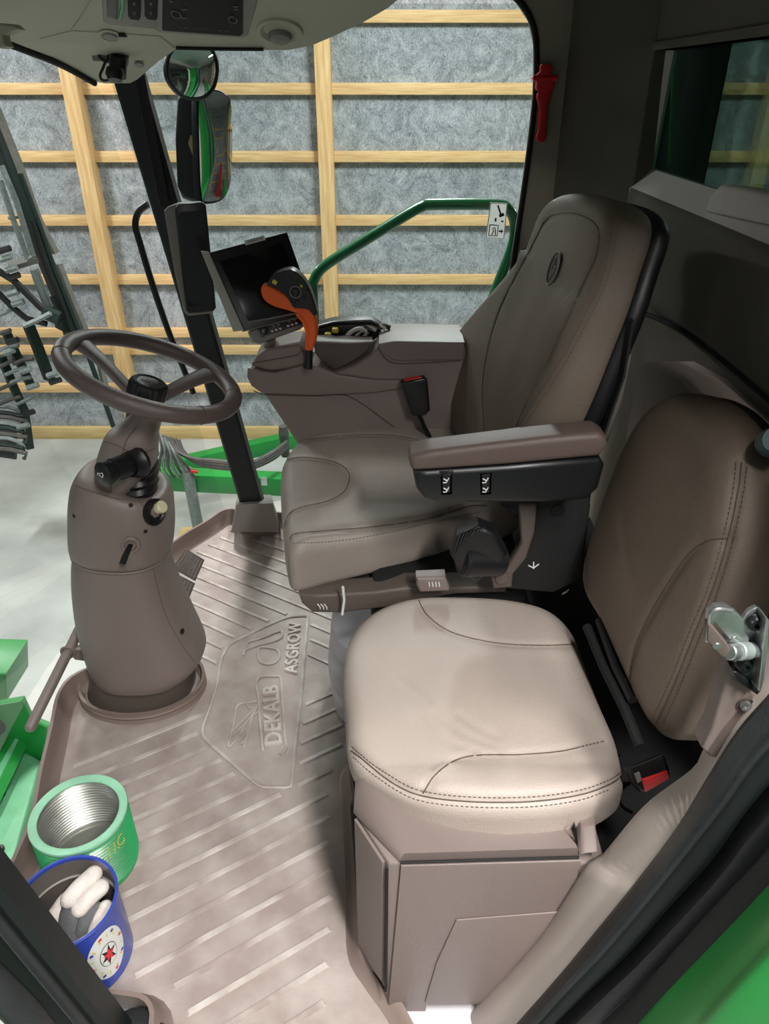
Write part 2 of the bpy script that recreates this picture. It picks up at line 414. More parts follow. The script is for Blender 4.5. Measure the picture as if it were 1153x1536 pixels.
# ---- towed implement tongue with its hoses
tg = thing('implement_tongue', 'green steel implement tongue lying on jack stand beyond the front pillar', 'implement tongue', (-1.4, 5.8, FZ))
def gp(px, py, z): return at(px, py, Z=z)
def boxbeam(name, a, b, h, w, m, parent):
    a, b = V(a), V(b); d = (b-a); L = d.length; d.normalize(); s = V((0, 0, 1)).cross(d).normalized(); u = d.cross(s)
    R = Matrix((d, s, u)).transposed()
    return obj(name, B().box((a+b)/2, (L, w, h), R, bev=.008), m, parent)
boxbeam('beam', at(225, 717, Y=5.7), at(520, 730, Y=5.7), .17, .15, 'green', tg)
boxbeam('beam', at(225, 708, Y=6.3), at(460, 655, Y=6.9), .15, .13, 'green', tg)
obj('decal', B().box(at(396, 722, Y=5.62), (.05, .004, .08)), 'white', tg)
jk = obj('jack_stand', B().cyl(at(280, 704, Y=5.55), at(299, 800, Y=5.75), .05), 'galv', tg)
obj('jack_foot', B().box(at(290, 800, Y=5.75), (.26, .2, .02), bev=.004), 'woodt', tg)
obj('jack_pin', B().cyl(at(286, 706, Y=5.5), at(297, 708, Y=5.5), .016), 'redp', tg)
obj('hitch_post', B().lathe([(.035, 0), (.04, .02), (.04, .16), (.045, .17), (.045, .24), (.04, .25), (.04, .29), (0, .30)], at(428, 684, Y=5.9), seg=16), 'hose', tg)
hs = thing('hydraulic_hoses', 'bundle of dark hydraulic hoses draped over the green implement tongue', 'hoses', tuple(at(300, 700, Y=5.6)))
for i in range(7):
    o = i*3.2
    obj('hose', B().tube(spline([at(238+i*5, 652+o*.4, Y=5.6), at(252+i*4, 668+o*.5, Y=5.55), at(285+i*2, 686+o*.5, Y=5.5), at(330, 694+o*.6-3, Y=5.45), at(372, 694+o*.5, Y=5.5), at(408, 678+o*.6, Y=5.6), at(430, 662+o*.5, Y=5.8)], 5), .014+.003*(i % 2), 6), 'hose', hs)
for i in range(7):
    obj('hose', B().tube(spline([at(236+i*3, 648+i*3, Y=5.5), at(243+i*4, 672+i*2, Y=5.45), at(238+i*7, 700, Y=5.5), at(244+i*8, 716, Y=5.55)], 5), .013, 6), ('hose', 'galv')[i % 2], hs)
# ---- machinery of the combine seen past the threshold, lower left
hd = thing('feeder_house', 'green feeder house of the combine below the cab windshield', 'machine body', (-1.5, 1.6, FZ))
def gq(pts, z): return [at(a, b, Z=z) for a, b in pts]
obj('top_plate', B().prism(gq([(-60, 1150), (40, 1128), (60, 1140), (36, 1230), (20, 1290), (-60, 1480)], -.55), (0, 0, -.05), .008), 'greenp', hd)
obj('side_flange', B().prism([at(*p, Y=1.75) for p in [(-60, 1068), (32, 1052), (46, 1082), (70, 1092), (70, 1140), (-60, 1160)]], (0, .03, 0), .006), 'green', hd)
obj('side_flange', B().prism([at(*p, Y=2.0) for p in [(-60, 1010), (8, 1012), (10, 1052), (-60, 1062)]], (0, .2, 0), .01), 'green', hd)
for i, (dx, mm) in enumerate([(0, 'green'), (14, 'greenp'), (26, 'green')]):
    obj('rib', B().tube([at(-40+dx, 1210, Z=-.5), at(38+dx*.5, 1078, Z=-.5)], .022, 4), mm, hd)
obj('roller', B().cyl(at(-30, 1105, Z=-.42), at(14, 1062, Z=-.42), .045), 'blackp', hd)
obj('inner_panel', B().prism(gq([(60, 1090), (70, 1100), (40, 1330), (-60, 1600), (-60, 1480), (20, 1290)], -.6), (0, 0, -.04)), 'green', hd)
for p in ((3, 1192), (1, 1275)): obj('bolt', B().cyl(at(*p, Z=-.548), at(*p, Z=-.548)+V((0, 0, .012)), .012), 'blackp', hd)
# combine body beside the cab (under the floor and behind it) : seen in the mirrors
cb = thing('combine_body', 'green combine body flank beside the cab door', 'machine body', (1.6, 1.2, FZ))
obj('side_panel', B().box((2.75, 1.1, -.65), (3.4, 2.3, 3.2), bev=.08), 'green', cb)
obj('tank_side', B().box((4.2, 1.3, .3), (3.4, 2.7, 3.6), bev=.1), 'green', cb)
obj('side_stripe', B().box((4.2, 2.655, .9), (3.0, .012, .12)), 'yellow', cb)
tb = thing('planter_toolbar', 'long green planter toolbar parked along the wall behind the combine, seen in the side mirror', 'farm implement', (7.2, 5.6, FZ))
obj('toolbar', B().box((7.2, 5.2, -1.3), (7.5, .2, .2), bev=.01), 'green', tb)
obj('toolbar', B().box((7.2, 6.4, -1.3), (7.5, .18, .18), bev=.01), 'greenp', tb)
for i in range(9):
    x = 3.8+i*.84
    u = obj('row_unit', B().box((x, 5.9, -1.62), (.16, 1.3, .14), bev=.01).box((x, 5.5, -1.15), (.34, .3, .42), bev=.03), 'green', tb)
    obj('wheel', B().cyl((x-.05, 6.3, -1.98), (x+.05, 6.3, -1.98), .3), 'blackp', u)
rv = thing('red_tank', 'red painted tank standing at the far end of the barn, seen in the side mirror', 'tank', (11.2, 4.6, FZ))
obj('drum', B().cyl((11.2, 4.6, FZ), (11.2, 4.6, -.4), .3), 'red', rv)
obj('cap_ring', B().cyl((11.2, 4.6, -.4), (11.2, 4.6, -.25), .35), 'redp', rv)
# ================================================================== THE CAB SHELL
struct('floor.001', B().prism([(-.36, .50, -.012), (.6, .50, -.012), (.75, .9, -.012), (.75, 2.3, -.012), (-.50, 2.3, -.012), (-.66, 2.0, -.012), (-.66, 1.6, -.012), (-.76, 1.42, -.012), (-.74, 1.05, -.012), (-.70, .85, -.012), (-.5, .70, -.012), (-.38, .66, -.012)], (0, 0, -.16), .01), 'greyb')
# roof
struct('ceiling.001', B().prism([(-.95, .48, 1.66), (.8, .48, 1.66), (.8, 2.36, 1.66), (-.95, 2.36, 1.66), (-1.1, 1.4, 1.66)], (0, 0, .14), .03), 'headliner')
# far side wall (window post of the right-hand window)
WR = 2.24
struct('wall_right.001', B().prism(ats([(690, -120), (752, -22), (778, 4), (795, 30), (803, 66), (802, 140), (792, 230), (778, 330), (762, 440), (748, 560), (730, 760), (820, 900), (842, 640), (846, 420), (862, 150), (872, -160)], Y=WR), (0, .05, 0), .012), 'bpost')
struct('trim_50', B().tube(spline(ats([(700, -90), (752, -24), (779, 2), (796, 29), (804, 66), (803, 140), (793, 230), (779, 330), (763, 440), (749, 560)], Y=WR+.0), 4), .008, 8), 'blackmatte')
# rear corner panel and rear wall with its window
RX = .63
def rw(px, py, x=RX): return at(px, py, X=x)
c0 = at(858, 0, Y=WR); 
yc = 2.02
b = B(); z0, z1 = -.02, 1.66
b.prism([(.475, 2.24, z0), (.475, 2.24, z1), (RX, yc, z1), (RX, yc, z0)], (.03, .03, 0), .004)
struct('wall_back.001', b, 'rear')
wt, wb = 1.49, 1.195
wy1 = rw(942, 290).y; wy0 = .95
b = B()
b.box((RX+.02, (yc+.5)/2, (wt+1.66)/2), (.04, yc-.5, 1.66-wt))
b.box((RX+.02, (yc+wy1)/2, (wb+wt)/2), (.04, yc-wy1, wt-wb+.0))
b.box((RX+.02, (wy0+.5)/2, (wb+wt)/2), (.04, wy0-.5, wt-wb))
struct('wall_back.002', b, 'rear')
# lower rear wall: bulged moulding with a long curved recess edge
lines = []
for z, x in ((wb, RX), (wb-.03, RX-.005), (1.10, RX-.004), (1.0, RX+.0), (.965, RX+.004)):
    lines.append([V((x, .5, z)), V((x, 1.2, z)), V((x, yc, z))])
struct('wall_back.003', B().ribbon(lines, 30, .012, smooth=False), 'rear')
struct('wall_back.004', B().prism([rw(*p) for p in [(905, 470), (955, 468), (1010, 490), (1070, 530), (1153, 600), (1400, 820), (1400, 480), (1153, 380), (960, 330), (905, 330)]], (.025, 0, 0), .006), 'rear')
struct('wall_back.005', B().box((RX+.10, 1.35, .45), (.03, 1.8, 1.06)), 'rear')
struct('trim_51', B().tube(spline([rw(*p, RX-.003) for p in [(900, 466), (955, 468), (1010, 490), (1070, 530), (1153, 600), (1400, 820)]], 6), .006, 8), 'blackmatte')
# rear window sill and reveals
gx = RX+.042
b = B().prism([(RX-.006, wy1, wb), (RX-.006, wy1, wb-.024), (gx, wy1, wb+.02), (gx, wy1, wb+.045)], (0, wy0-wy1, 0), .004)
struct('trim_52', b, 'sill')
b = B().prism([(RX-.004, wy1+.012, wb-.02), (RX-.004, wy1-.004, wt+.01), (gx, wy1-.05, wt+.01), (gx, wy1-.03, wb)], (0, .02, 0), .002)
struct('trim_53', b, 'sill')
struct('trim_54', B().box(((RX+gx)/2, (wy0+wy1)/2, wt+.008), (gx-RX+.01, wy1-wy0, .016)), 'rear')
struct('window_3', B().box((gx, (wy0+wy1)/2, (wt+wb)/2), (.004, wy1-wy0+.1, wt-wb+.05)), 'darkglass')
tag(obj('sill_bump', B().prism([rw(*p, RX+.03) for p in [(1082, 318), (1092, 290), (1108, 276), (1160, 284), (1230, 300), (1245, 350)]], (-.035, 0, 0), .008, 4), 'sill'), 'pale grey moulded bump on the rear window sill', 'window fitting')
# dark strips inside the combine seen through the rear window
ex = thing('exhaust_stack', 'dark green engine covers standing behind the rear cab window', 'machine cover', (1.0, 2.3, FZ))
obj('cover', B().box((.93, 2.6, .2), (.17, .12, 3.), bev=.02), 'dgreen', ex)
obj('cover', B().box((1.065, 2.75, .2), (.03, .12, 3.), bev=.01), 'blackmatte', ex)
obj('edge_strip', B().tube([at(1010, 92, X=.86), at(1003, 250, X=.86)], .004, 6), 'green', ex)
# A pillar on the far side
def pillar(name, a, b, w, d, m, label=None, cat='pillar', tilt=None, yaw=0.0):
    a, b = V(a), V(b); t = (b-a).normalized(); s = V((math.cos(yaw), math.sin(yaw), 0)); s = (s-t*s.dot(t)).normalized(); n = t.cross(s)
    ring = lambda p: [p+s*(w*x)+n*(d*y) for x, y in ((-.5, -.35), (-.35, -.5), (.1, -.5), (.5, -.15), (.5, .4), (.4, .5), (-.4, .5), (-.5, .4))]
    return B().loft([ring(a), ring(a.lerp(b, .5)), ring(b)])
pa = at(180, 60, Y=2.24); pb = at(384, 768, Y=2.24)
o = obj('windshield_pillar', pillar('', pa, pb, .078, .07, 'pillar'), 'pillar'); tag(o, 'black slanted front corner pillar across from the door', 'cab pillar')
o = obj('wiper_guide', B().tube([at(198, 60, Y=2.19), at(246, 308, Y=2.19)], .015, 6), 'blackmatte'); tag(o, 'thin black trim strip alongside the upper far front pillar', 'trim strip')
o = obj('pillar_foot_cover', B().loft([[at(*p, Y=2.2) for p in [(346, 798), (418, 798)]]+[at(*p, Y=2.33) for p in [(418, 780), (350, 780)]],
        [at(*p, Y=2.18) for p in [(350, 785), (416, 784)]]+[at(*p, Y=2.33) for p in [(414, 765), (352, 765)]],
        [at(*p, Y=2.185) for p in [(355, 757), (409, 755)]]+[at(*p, Y=2.32) for p in [(406, 742), (356, 742)]],
        [at(*p, Y=2.20) for p in [(359, 754), (405, 751)]]+[at(*p, Y=2.3) for p in [(403, 744), (362, 744)]]]), 'greyp', smooth=50)
tag(o, 'grey plastic foot cover around the base of the far front pillar', 'pillar cover')
# near front pillar (door side), mirror of the far one
_a = at(8, 1370, Y=.62); _b = at(142, 1536, Y=.62); na = _b+(_a-_b)*((1.45-_b.z)/(_a.z-_b.z)); nb = _b+(_b-_a)*((_b.z-.02)/(_a.z-_b.z))
o = obj('windshield_pillar', pillar('', na, nb, .085, .09, 'pillar', yaw=.25), 'pillar'); tag(o, 'black door-side front pillar crossing the lower left corner', 'cab pillar')
o = obj('pillar_seal', B().tube([na+V((.028, -.036, 0)), nb+V((.042, -.05, 0))], .008, 8), 'rubber'); tag(o, 'rubber seal along the door-side front pillar', 'seal')
o = obj('door_hinge_tube', B().tube(spline([V((-.80, .55, .95)), V((-.62, .54, .60)), V((-.50, .53, .30)), V((-.46, .52, .0))], 6), .022, 12), 'rubber'); tag(o, 'grey ribbed rubber tube outside the door-side front pillar', 'rubber tube')
o = obj('door_edge', B().tube([V((-.90, .50, .95)), V((-.50, .47, .1))], .03, 6), 'green'); tag(o, 'green door edge at the lower left corner of the doorway', 'door edge')
o = obj('pillar_foot_cover', B().lathe([(.056, 0), (.054, .02), (.048, .035), (.04, .042), (.0, .046)], at(203, 1572, Z=0), seg=24), 'rubber'); tag(o, 'dark rubber foot cover around the base of the door-side pillar', 'pillar cover')
# glass
struct('window_1', B().ribbon([[V((-.80, .60, 1.62)), V((-1.12, .9, 1.62)), V((-1.22, 1.45, 1.62)), V((-1.12, 2.0, 1.62)), V((-.80, 2.28, 1.62))], [V((-.60, .60, .0)), V((-.86, .80, -.02)), V((-.97, 1.45, -.02)), V((-.86, 2.15, -.02)), V((-.60, 2.40, .0))]], 40), 'glass')
struct('window_2', B().prism([(-.76, 2.27, 1.6), (.45, 2.27, 1.6), (.38, 2.27, .3), (-.5, 2.27, .12)], (0, .004, 0)), 'glass')
# door sill, side trim and seals that frame the doorway on the seat side
Aln = [(1300, 760), (1180, 900), (1112, 1012), (1085, 1072), (1058, 1130), (1040, 1160), (968, 1215), (905, 1288), (880, 1302), (820, 1395), (770, 1455), (700, 1530), (655, 1600)]
Bln = [(1300, 880), (1222, 965), (1153, 1045), (1110, 1094), (1072, 1152), (1040, 1205), (1010, 1252), (960, 1318), (900, 1392), (842, 1462), (782, 1530), (720, 1600)]
Sln = [(1300, 960), (1240, 1020), (1165, 1098), (1120, 1148), (1080, 1206), (1030, 1270), (970, 1345), (900, 1428), (850, 1480), (800, 1536), (750, 1590)]
Cln = [(1300, 1020), (1240, 1080), (1170, 1160), (1120, 1220), (1070, 1290), (1000, 1368), (940, 1436), (880, 1492), (835, 1536), (780, 1590)]
Dln = [(1300, 1130), (1230, 1190), (1160, 1262), (1105, 1330), (1060, 1380), (1000, 1440), (945, 1492), (898, 1536), (850, 1590)]
Eln = [(1300, 1185), (1230, 1245), (1160, 1322), (1110, 1376), (1050, 1438), (1000, 1490), (958, 1536), (910, 1590)]
Y = .60
def L3(l, y): return [at(a, c, Y=y) for a, c in l]
A3, B3, S3, C3, D3, E3 = L3(Aln, .68), L3(Bln, .60), L3(Sln, .575), L3(Cln, .56), L3(Dln, .52), L3(Eln, .49)
o = obj('doorway_trim', B().ribbon([[p+V((.05, .03, -.04)) for p in A3], [p+V((.004, .012, -.008)) for p in A3], A3, [p+V((-.001, -.006, .001)) for p in A3], B3], 90, .003), 'taupe_light'); tag(o, 'beige plastic trim curving up along the rear edge of the doorway', 'doorway trim')
ds = thing('door_seal', 'black rubber weather seal curving along the rear edge of the doorway', 'door seal', tuple(B3[-2]))
obj('seal_lip', B().ribbon([B3, [p+V((-.004, -.01, .006)) for p in B3], [a.lerp(c, .5)+V((-.006, -.012, .006)) for a, c in zip(resample(B3, 12, False), resample(S3, 12, False))], S3], 90, .004), 'rubber', ds)
obj('bulb', B().tube(resample(spline(S3, 6), 90, False), .006, 8), 'rubber', ds)
obj('flange', B().ribbon([S3, [a.lerp(c, .5)+V((.004, -.004, -.004)) for a, c in zip(resample(S3, 12, False), resample(C3, 12, False))], C3], 90, .003), 'pillar', ds)
obj('outer_seal', B().ribbon([C3, [a.lerp(c, .5)+V((-.008, -.008, .008)) for a, c in zip(resample(C3, 12, False), resample(D3, 12, False))], D3], 90, .004), 'blackp', ds)
obj('shadow_gap', B().ribbon([D3, [p+V((.0, .03, -.02)) for p in resample(D3, 12, False)], [p+V((0, .03, 0)) for p in E3], E3], 90, .003), 'blackmatte', ds)  # matte black strip stands in for the shade between seal and body panel
F3 = L3([(1420, 1240), (1320, 1300), (1260, 1370), (1200, 1440), (1140, 1510), (1100, 1570), (1060, 1640)], .40)
G3 = L3([(1600, 1400), (1500, 1500), (1400, 1600), (1300, 1700), (1250, 1800), (1200, 1850), (1150, 1900)], .33)
mid = [a.lerp(c, .5)+V((-.012, -.012, .012)) for a, c in zip(resample(spline(E3, 6), 40, False), resample(spline(F3, 6), 40, False))]
o = obj('body_panel', B().loft([[p+V((.01, .02, -.01)) for p in resample(spline(E3, 6), 40, False)]]+[list(r_) for r_ in zip(*[spline([a, m_, f_, g_], 8) for a, m_, f_, g_ in zip(resample(spline(E3, 6), 40, False), mid, resample(spline(F3, 6), 40, False), resample(spline(G3, 6), 40, False))])], closed=False, cap=False), 'green', smooth=180, solid=.003); tag(o, 'glossy green curved body panel outside the doorway, lower right corner', 'body panel')
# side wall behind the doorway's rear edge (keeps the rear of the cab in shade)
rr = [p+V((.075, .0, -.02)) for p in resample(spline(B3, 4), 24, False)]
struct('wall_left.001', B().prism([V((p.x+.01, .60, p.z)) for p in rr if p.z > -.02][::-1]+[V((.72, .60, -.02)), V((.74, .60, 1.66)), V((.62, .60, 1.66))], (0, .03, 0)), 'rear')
# ================================================================== FLOOR MAT
outline = [(-.393, 2.325), (-.43, 2.285), (-.468, 2.275), (-.51, 2.31), (-.579, 2.352), (-.63, 2.27), (-.705, 2.15), (-.755, 2.0), (-.74, 1.85), (-.71, 1.68), (-.73, 1.56), (-.78, 1.50), (-.822, 1.46), (-.828, 1.40), (-.805, 1.30), (-.775, 1.16), (-.745, 1.04), (-.74, .95), (-.735, .86), (-.69, .78),
           (-.60, .735), (-.52, .705), (-.455, .697), (-.41, .688), (-.382, .66), (-.374, .61), (-.37, .54), (-.30, .50), (.0, .50), (.05, .58), (.022, .66), (-.03, .73), (-.058, .78), (-.066, .9), (-.078, 1.05), (-.09, 1.2), (.0, 1.3), (.1, 1.6), (.0, 2.1), (-.25, 2.25)]
OL = spline([V((x, y, 0)) for x, y in outline], 5, True)
def inside(p, poly):
    c = False; j = len(poly)-1
    for i in range(len(poly)):
        if (poly[i][1] > p[1]) != (poly[j][1] > p[1]) and p[0] < (poly[j][0]-poly[i][0])*(p[1]-poly[i][1])/(poly[j][1]-poly[i][1]+1e-12)+poly[i][0]: c = not c
        j = i
    return c
fm = thing('floor_mat', 'taupe ribbed rubber floor mat with raised lettering covering the cab floor', 'floor mat', (-.4, 1.3, 0))
obj('mat_sheet', B().prism([p+V((0, 0, -.004)) for p in OL], (0, 0, .006)), 'mat', fm)
logo = [at(*p, Z=0) for p in [(304, 1090), (322, 1040), (330, 1000), (334, 985), (348, 966), (390, 945), (430, 928), (462, 925), (452, 1040), (436, 1182), (428, 1183), (392, 1182), (384, 1177), (318, 1120), (303, 1105)]]
lg = [(p.x, p.y) for p in logo]
big = [(p.x+(p.x+.36)*.06, p.y+(p.y-1.47)*.05) for p in logo]
col = [(-.65+.17*math.cos(a/12*math.pi), 1.5+.15*math.sin(a/12*math.pi)) for a in range(24)]
poly = [(p.x, p.y) for p in OL]
def near_edge(x, y, d=.05): return min((x-p[0])**2+(y-p[1])**2 for p in poly) < d*d
ribs = B()
def rib(x0, y0, ang, x1, w=.012, h=.0042):
    dx, dy = math.cos(ang), math.sin(ang); n = int((x1-x0)/dx/.006); run = []
    def flush():
        if len(run) > 5:
            a, c = run[0], run[-1]; nrm = V((-dy, dx, 0))*w/2
            A, C_ = V((a[0], a[1], .0015)), V((c[0], c[1], .0015)); t = V((dx, dy, 0))*.004
            ribs.loft([[A-nrm, A+nrm, C_+nrm, C_-nrm], [A-nrm*.75+t+V((0, 0, h)), A+nrm*.75+t+V((0, 0, h)), C_+nrm*.75-t+V((0, 0, h)), C_-nrm*.75-t+V((0, 0, h))]])
        run.clear()
    for i in range(n):
        x, y = x0+dx*.006*i, y0+dy*.006*i
        ok = inside((x, y), poly) and not near_edge(x, y, .035) and not inside((x, y), big) and not inside((x, y), col)
        if ok and ang > 0 and y > 1.50 and x > -.5: ok = False
        if ok and ang < 0 and y < 1.54: ok = False
        if ok: run.append((x, y))
        else: flush()
    flush()
A = math.radians(32)
for i in range(-14, 30):
    y = .70+.066*i
    rib(-.095-.9*math.cos(A), y-.9*math.sin(A), A, -.095) if i < 15 else None
    if i > 8: rib(-.80, y+.05+.44, -A, .12)
obj('rib', ribs, 'matrib', fm, smooth=20)['kind'] = 'stuff'
# frame of the logo panel
obj('logo_border', B().tube([V((p.x, p.y, .003)) for p in resample(spline(logo[:8], 5)+logo[8:], 120)], .0045, 6, closed=True, flat=.8), 'matrib', fm)
def floor_text(t, px0, px1, size, name, ext=.003, sp=1.0, bold=.0):
    a, b2 = at(*px0, Z=.004), at(*px1, Z=.004); x = (b2-a).normalized(); y = V((0, 0, 1)).cross(x)
    return obj(name, B().text(t, basis((a+b2)/2, x, y), size, ext, sp, bold), 'matrib', fm, smooth=30)
floor_text('DEKALB', (411, 1114), (407, 1034), .058, 'lettering', .005, 1.0, .0016)
floor_text('ASGROW', (437, 1004), (443, 940), .05, 'lettering', .004, 1.05, .0012)
def floor_line(pts, r=.003, closed=False, name='emblem'):
    L = [at(*p, Z=.004) for p in pts]; obj(name, B().tube(spline(L, 5, closed), r, 6, closed=closed, flat=.8), 'matrib', fm)
floor_line([(394, 1126), (390, 1090), (386, 1040), (384, 1024), (392, 1015), (412, 1014), (421, 1018), (423, 1050), (427, 1100), (429, 1122), (420, 1132)], .0035)
floor_line([(365, 983), (366, 976), (370, 974), (386, 968), (420, 958), (422, 947), (416, 948), (390, 958), (372, 963), (370, 972), (366, 974)], .003, True)
floor_line([(388, 972), (400, 971), (416, 975), (419, 985), (413, 993), (400, 996), (390, 992), (387, 982)], .0035, True)
for a in range(6):
    floor_line([(390-a*2, 1052+a*3), (372-a, 1072+a*9), (345+a*4, 1100+a*4)], .002)
floor_line([(356, 1058), (375, 1054), (390, 1052), (388, 1066), (372, 1080), (352, 1112), (342, 1118), (350, 1085)], .0025, True)
floor_line([(372, 1054), (392, 1050), (388, 1060), (374, 1062)], .002, True)
# lip all round
def lip(P, h, name='lip', closed=True, t=.008, out=.012):
    n = len(P); ins, top, ou = [], [], []; rows_ = [[], [], [], [], [], []]
    c = V((-.4, 1.35, 0))
    for i, p in enumerate(P):
        tt = (P[(i+1) % n]-P[i-1]) if closed else (P[min(i+1, n-1)]-P[max(i-1, 0)]); tt.normalize(); nn = V((tt.y, -tt.x, 0))
        hh = h(p) if callable(h) else h
        nn = nn*(-1 if SG < 0 else 1)
        prof = [(-.014, .0015), (-.004, .006), (.004, hh*.55), (out, hh), (out+t, hh), (out+t*.6, hh*.3), (out*.3+t, -.002)]
        for k_, (q, z) in enumerate(prof):
            if k_ >= len(rows_): rows_.append([])
            rows_[k_].append(p+nn*q+V((0, 0, z)))
    b = B()
    if closed: rows_ = [r+[r[0]] for r in rows_]
    b.loft(rows_, closed=False, cap=False)
    return obj(name, b, 'matlip', fm, smooth=60)
SG = 1
area = sum(a.x*b_.y-b_.x*a.y for a, b_ in zip(OL, OL[1:]+OL[:1]))
SG = 1 if area > 0 else -1
RS = resample(OL, 260)
def lh(p):
    if p.x > -.12 and p.y > 1.22: return .006
    if p.x > -.2 and p.y < 1.25: return .05 if p.y > .75 else .02
    if p.y < .6: return .006
    return .058
lip(RS, lh)
ring = [V((-.655+.165*math.cos(a), 1.485+.13*math.sin(a), 0)) for a in [2*math.pi*i/60 for i in range(60)]]
SG = -SG if False else SG
lip(ring, .035, 'column_lip', out=-.005)
# black gap between mat and seat box
# ================================================================== CANS
def can(name, c, r, h, m_out, m_in, label, cat, ribbed, axis=(0, 0, 1), rimm=None, rimw=.012):
    t = thing(name, label, cat, c)
    prof = [(0, .001), (r*.97, .001), (r, .006)]; n = 120 if ribbed else 12
    for i in range(n+1):
        z = .008+(h-.016)*i/n; prof.append((r+(.0024*math.sin(i*2*math.pi/7.0) if ribbed and 3 < i < n-4 else 0), z))
    obj('can_wall', B().lathe(prof, c, axis, 72), m_out, t, smooth=60)
    pin = [(r-.0025+(.0024*math.sin(i*2*math.pi/7.0) if ribbed and 3 < i < n-4 else 0), .010+(h-.016)*i/n) for i in range(n+1)]
    obj('can_inside', B().lathe([(0, .006), (r-.004, .006)]+pin, c, axis, 72), m_in, t, smooth=60)
    if ribbed: prof = [(r+.001, h-.01), (r+.003, h-.004), (r+.002, h), (r-rimw*.4, h+.001), (r-rimw, h-.003), (r-rimw, h-.006), (r-.002, h-.012)]
    else: prof = [(r, h-.008), (r+.0022, h-.005), (r+.0022, h-.001), (r, h), (r-.003, h-.001), (r-.003, h-.008)]
    obj('rim', B().lathe(prof, c, axis, 72), rimm or m_out, t, smooth=60)
    return t
GC = V((-.614, .968, .002)); GR = .092; GH = .157
gcn = can('green_can', GC, GR, GH, 'cangreen', 'canin', 'empty green ribbed tin can standing on the mat behind the blue can', 'can', True, rimm='canrim', rimw=.014)
def on_cyl(c, r, ang, z): return V((c.x+r*math.cos(ang), c.y+r*math.sin(ang), c.z+z))
def dotted(c, r, segs, a0, z0, s, m, par, name):
    b = B()
    for sg in segs:
        P = resample([V((x, y, 0)) for x, y in sg], max(3, len(sg)*3), False)
        for i in range(0, len(P)-1):
            if i % 3 == 2: continue
            q = [on_cyl(c, r+.0012, a0+p.x*s/r, z0+p.y*s) for p in (P[i], P[i+1])]
            b.tube(q, .0011, 5)
    obj(name, b, m, par)
circ = lambda cx, cy, rx, ry, a0=0, a1=360, n=12: [(cx+rx*math.cos(math.radians(a0+(a1-a0)*i/n)), cy+ry*math.sin(math.radians(a0+(a1-a0)*i/n))) for i in range(n+1)]
ga = math.atan2(at(172, 1285, Y=.84).y-GC.y, .055)
segs = [circ(-1.9, .5, .55, .5, 30, 330), circ(-1.5, -.35, .6, .55, 200, 520)[::1], [(-.3, -.9), (-.1, 1)], [(.5, -.8), (.7, 1)], circ(1.7, .3, .55, .75, 60, 330), [(1.2, -.6), (1.0, -.2)]]
dotted(GC, GR+.001, segs, -.66, .112, .0175, 'goldprint', gcn, 'marking')
BC = V((-.562, .772, .002)); BR = .0865; BH = .178
bcn = can('blue_can', BC, BR, BH, 'blue', 'tin', 'blue tin can with a round star emblem holding gloves beside the door-side pillar', 'can', False)
obj('inner_seam', B().lathe([(BR-.002, BH-.05), (BR-.006, BH-.052), (BR-.002, BH-.055)], BC, (0, 0, 1), 72), 'greyp', bcn)
# hex-sign style badge wrapped on the can wall
ha = -.54; hz = .092
def disc(rx, rz, lift, name, m, star=None):
    b = B(); n = 48; pts = []
    for i in range(n):
        a = 2*math.pi*i/n; k_ = 1 if not star else (1 if (i*star*2//n) % 2 == 0 else .4)
        pts.append((math.cos(a)*rx, math.sin(a)*rz))
    if star:
        pts = []
        for i in range(star*2):
            a = math.pi*i/star+.3; q = 1 if i % 2 == 0 else .42; pts.append((math.cos(a)*rx*q, math.sin(a)*rz*q))
    vs = [on_cyl(BC, BR+lift, ha, hz)]+[on_cyl(BC, BR+lift, ha+x/BR, hz+z) for x, z in pts]
    # subdivide radially so the badge follows the wall
    rows_ = []
    for s in (.02, .25, .5, .75, 1): rows_.append([on_cyl(BC, BR+lift, ha+x*s/BR, hz+z*s) for x, z in pts])
    b.loft(rows_, cap=False); return obj(name, b, m, bcn)
disc(.038, .062, .0008, 'badge', 'white'); disc(.036, .058, .0012, 'badge_star', 'yellow', 12); disc(.027, .044, .0016, 'badge_ring', 'white')
disc(.0175, .029, .0020, 'badge_ring', 'print'); disc(.0163, .0275, .0023, 'badge_centre', 'white'); disc(.0163, .0275, .0027, 'badge_star', 'print', 6); disc(.0115, .020, .0031, 'badge_star', 'redprint', 5)
for i in range(8):
    a = 2*math.pi*i/8+.2; x, z = .0325*math.cos(a), .053*math.sin(a); b = B()
    q = [on_cyl(BC, BR+.0018, ha+(x+dx)/BR, hz+z+dz) for dx, dz in ((-.003, -.003), (.003, -.003), (.003, .003), (-.003, .003))]
    b.add(q, [(0, 1, 2, 3)]); obj('badge_mark', b, ('redprint', 'blueprint')[i % 2], bcn)
# ---- gloves stuffed in the blue can
def glove(name, label, fingers, palm, cuff):
    t = thing(name, label, 'glove', tuple(palm[0]), None)
    for pts, r in fingers: obj('finger', B().capsule(pts, r, 14, flat=.85), 'glovew', t, smooth=80)
    obj('palm', B().capsule(palm, .023, 16, flat=.75), 'gloveg', t, smooth=80)
    for pts, r in cuff: obj('cuff', B().capsule(pts, r, 14, flat=.6), 'gloveg', t, smooth=80)
bz = BC.z
g = lambda px, py, z: at(px, py, Z=z)
glove('work_glove', 'white and grey work glove with folded fingers on top inside the blue can', [([g(140, 1312, .150), g(120, 1330, .145), g(104, 1348, .135)], .0165), ([g(150, 1332, .140), g(134, 1346, .136), g(120, 1362, .125)], .0165)],
      [g(116, 1352, .118), g(108, 1372, .108), g(106, 1392, .095)], [([g(140, 1362, .118), g(128, 1380, .112), g(122, 1402, .098)], .014)])
